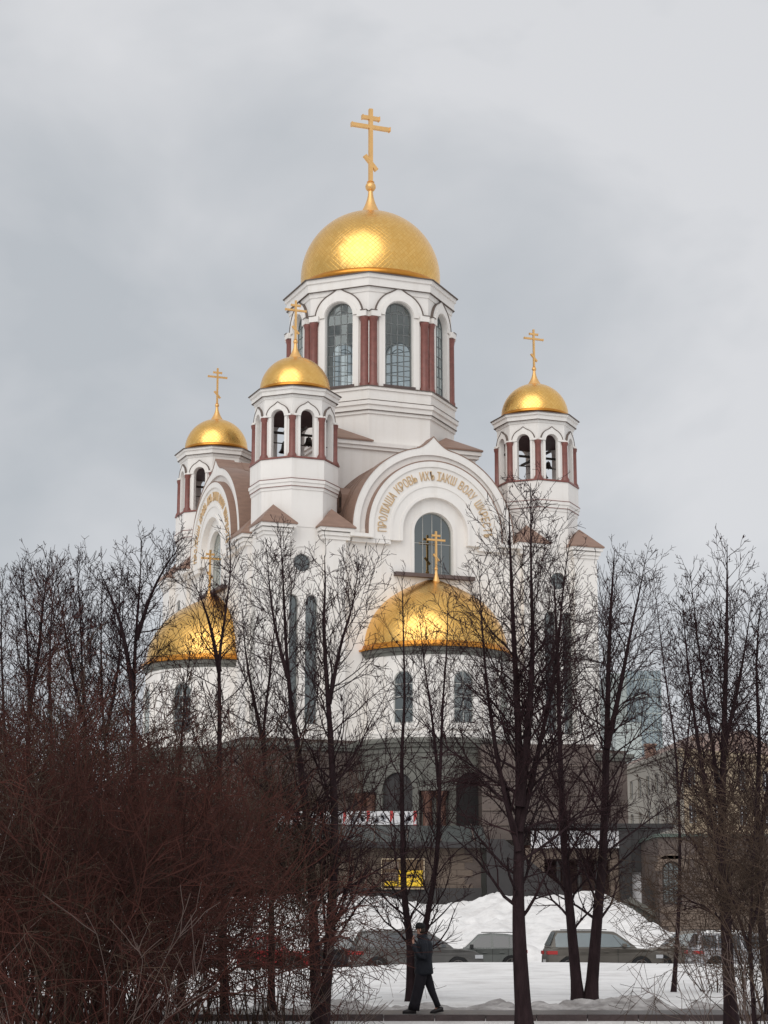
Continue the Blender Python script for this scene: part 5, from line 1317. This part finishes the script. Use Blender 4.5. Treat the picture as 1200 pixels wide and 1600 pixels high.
# ---- shrubs: shared meshes, copied
def shrub_mesh(seed, H, stems, dens, m, r0=.014, tmin=.38, lean=.5):
    G = Grow(seed); R = G.r
    for i in range(stems):
        az = R.uniform(0, 2 * PI); ln = R.uniform(.05, lean); rr = R.uniform(0, .6)
        d = np.array([math.cos(az) * ln, math.sin(az) * ln, 1.0]); d /= np.linalg.norm(d)
        G.branch(np.array([math.cos(az) * rr, math.sin(az) * rr, -.1]), d, H * R.choice((.55, .75, .9, 1.0, 1.1)), r0 * R.uniform(.7, 1.4), 1, 3, .0, dens, 8, (25, 75), .22, tmin)
    st_ = tubes([(np.array(a), np.array(b)) for a, b in G.lv[1]], 4); tw = tubes([(np.array(a), np.array(b)) for a, b in G.lv[2] + G.lv[3]], 3)
    return np_mesh('stems', *st_, m), np_mesh('twigs', *tw, m)
RED = [shrub_mesh(71, 4.2, 26, .62, 'twig_red'), shrub_mesh(72, 3.9, 24, .66, 'twig_red'), shrub_mesh(74, 4.1, 22, .6, 'twig_grey')]
GRY = [shrub_mesh(73, 3.9, 18, .60, 'twig_grey', .011, .42, .42)]
def shrub(px, Y, sc, meshes, label, group, rz):
    p = at(px, 1500, Y); z = float(ground_z(p.x, Y))
    t = thing('shrub', label, 'shrub', (p.x, Y, min(z, -.05)), rz, group); t.scale = (sc, sc, sc * random.uniform(1.0, 1.2))
    a_, b_ = meshes; link('stems', a_, t); link('twigs', b_, t)
RL = 'tall leafless reddish-brown shrub in the dense thicket at the lower left'
GL = 'tall leafless grey-brown shrub standing inside the reddish thicket at the lower left'
for i, (px, Y, sc) in enumerate([(10, 27, .96), (95, 28, .95), (175, 27.5, .92), (238, 29, .90), (50, 31, 1.08), (130, 32, 1.06), (208, 32, 1.0), (-30, 29, 1.02), (0, 34, 1.2), (80, 35, 1.2), (160, 35, 1.2), (235, 36, 1.14), (282, 36.5, 1.02), (40, 38, 1.34), (120, 38.5, 1.34), (195, 38, 1.28)]):
    kk = (0, 2, 1, 0, 1, 2, 0)[i % 7]
    shrub(px, Y, sc, RED[kk], GL if kk == 2 else RL, 'shrubs of the lower left thicket', i * 1.37)
for px, Y, sc, lb in [(335, 37, 1.0, 'leafless grey-brown shrub touching the right side of the red thicket'), (425, 37.5, .86, 'leafless grey-brown shrub above the dark red car'), (395, 39, 1.08, 'taller leafless grey-brown shrub behind the one above the red car'), (475, 47.5, 1.12, 'leafless grey-brown shrub directly behind the twin-trunked tree')]:
    shrub(px, Y, sc, GRY[0], lb, 'grey-brown shrubs left of centre', px * 1.9)
shrub(1120, 52, 1.15, GRY[0], 'leafless grey-brown shrub growing in front of the low stone house', None, 2.2)
shrub(1175, 38, .95, GRY[0], 'leafless grey-brown shrub left of the one touching the right edge', None, .4)
shrub(1212, 35, .95, GRY[0], 'leafless grey-brown shrub cut by the right edge below the beige building', None, 1.2)
# a few pale sprouts close to the camera
def sprout(px, Y, H, seed, label, n=4, lean=0.5, dirx=1):
    G = Grow(seed); R = G.r; p0_ = at(px, 1620, Y); z0 = float(ground_z(p0_.x, Y)) - .05
    for i in range(n):
        d = np.array([dirx * R.uniform(.1, lean), R.uniform(-.2, .2), 1.0]); d /= np.linalg.norm(d)
        G.branch(np.array([R.uniform(-.12, .12), 0, 0]), d, H * R.uniform(.6, 1.0), .006, 1, 2, .05, .5, 8, (20, 50), .16)
    t = thing('sprout', label, 'shrub', (p0_.x, Y, z0))
    co, q_ = tubes([(np.array(a), np.array(b)) for a, b in G.lv[1] + G.lv[2]], 4); link('twigs', np_mesh('twigs', co, q_, 'twig_pale'), t)
sprout(520, 33, 1.7, 81, 'thin pale sprouts rising in front of the snow right of the twin-trunked tree', 5, .9)
sprout(1120, 33, 1.9, 82, 'thin pale sprouts rising in front of the right-hand trunk', 5, .9, -1)
sprout(1190, 31, 2.2, 83, 'thin pale sprouts at the lower right corner', 6, .7, -1)
for i, (px, Y, lb) in enumerate([(40, 25.5, 'pale bare stems arching out of the thicket at the far left'), (175, 26, 'pale bare stems arching out of the middle of the red thicket'), (300, 29, 'pale bare stems at the right side of the red thicket'), (440, 33, 'pale bare stems in front of the dark red car')]):
    sprout(px, Y, 2.9, 90 + i, lb, 5, .7, (-1, 1)[i % 2])
print('tris', sum(sum(len(p.vertices) - 2 for p in me.polygons) if len(me.polygons) < 20000 else len(me.polygons) * 2 for me in bpy.data.meshes))
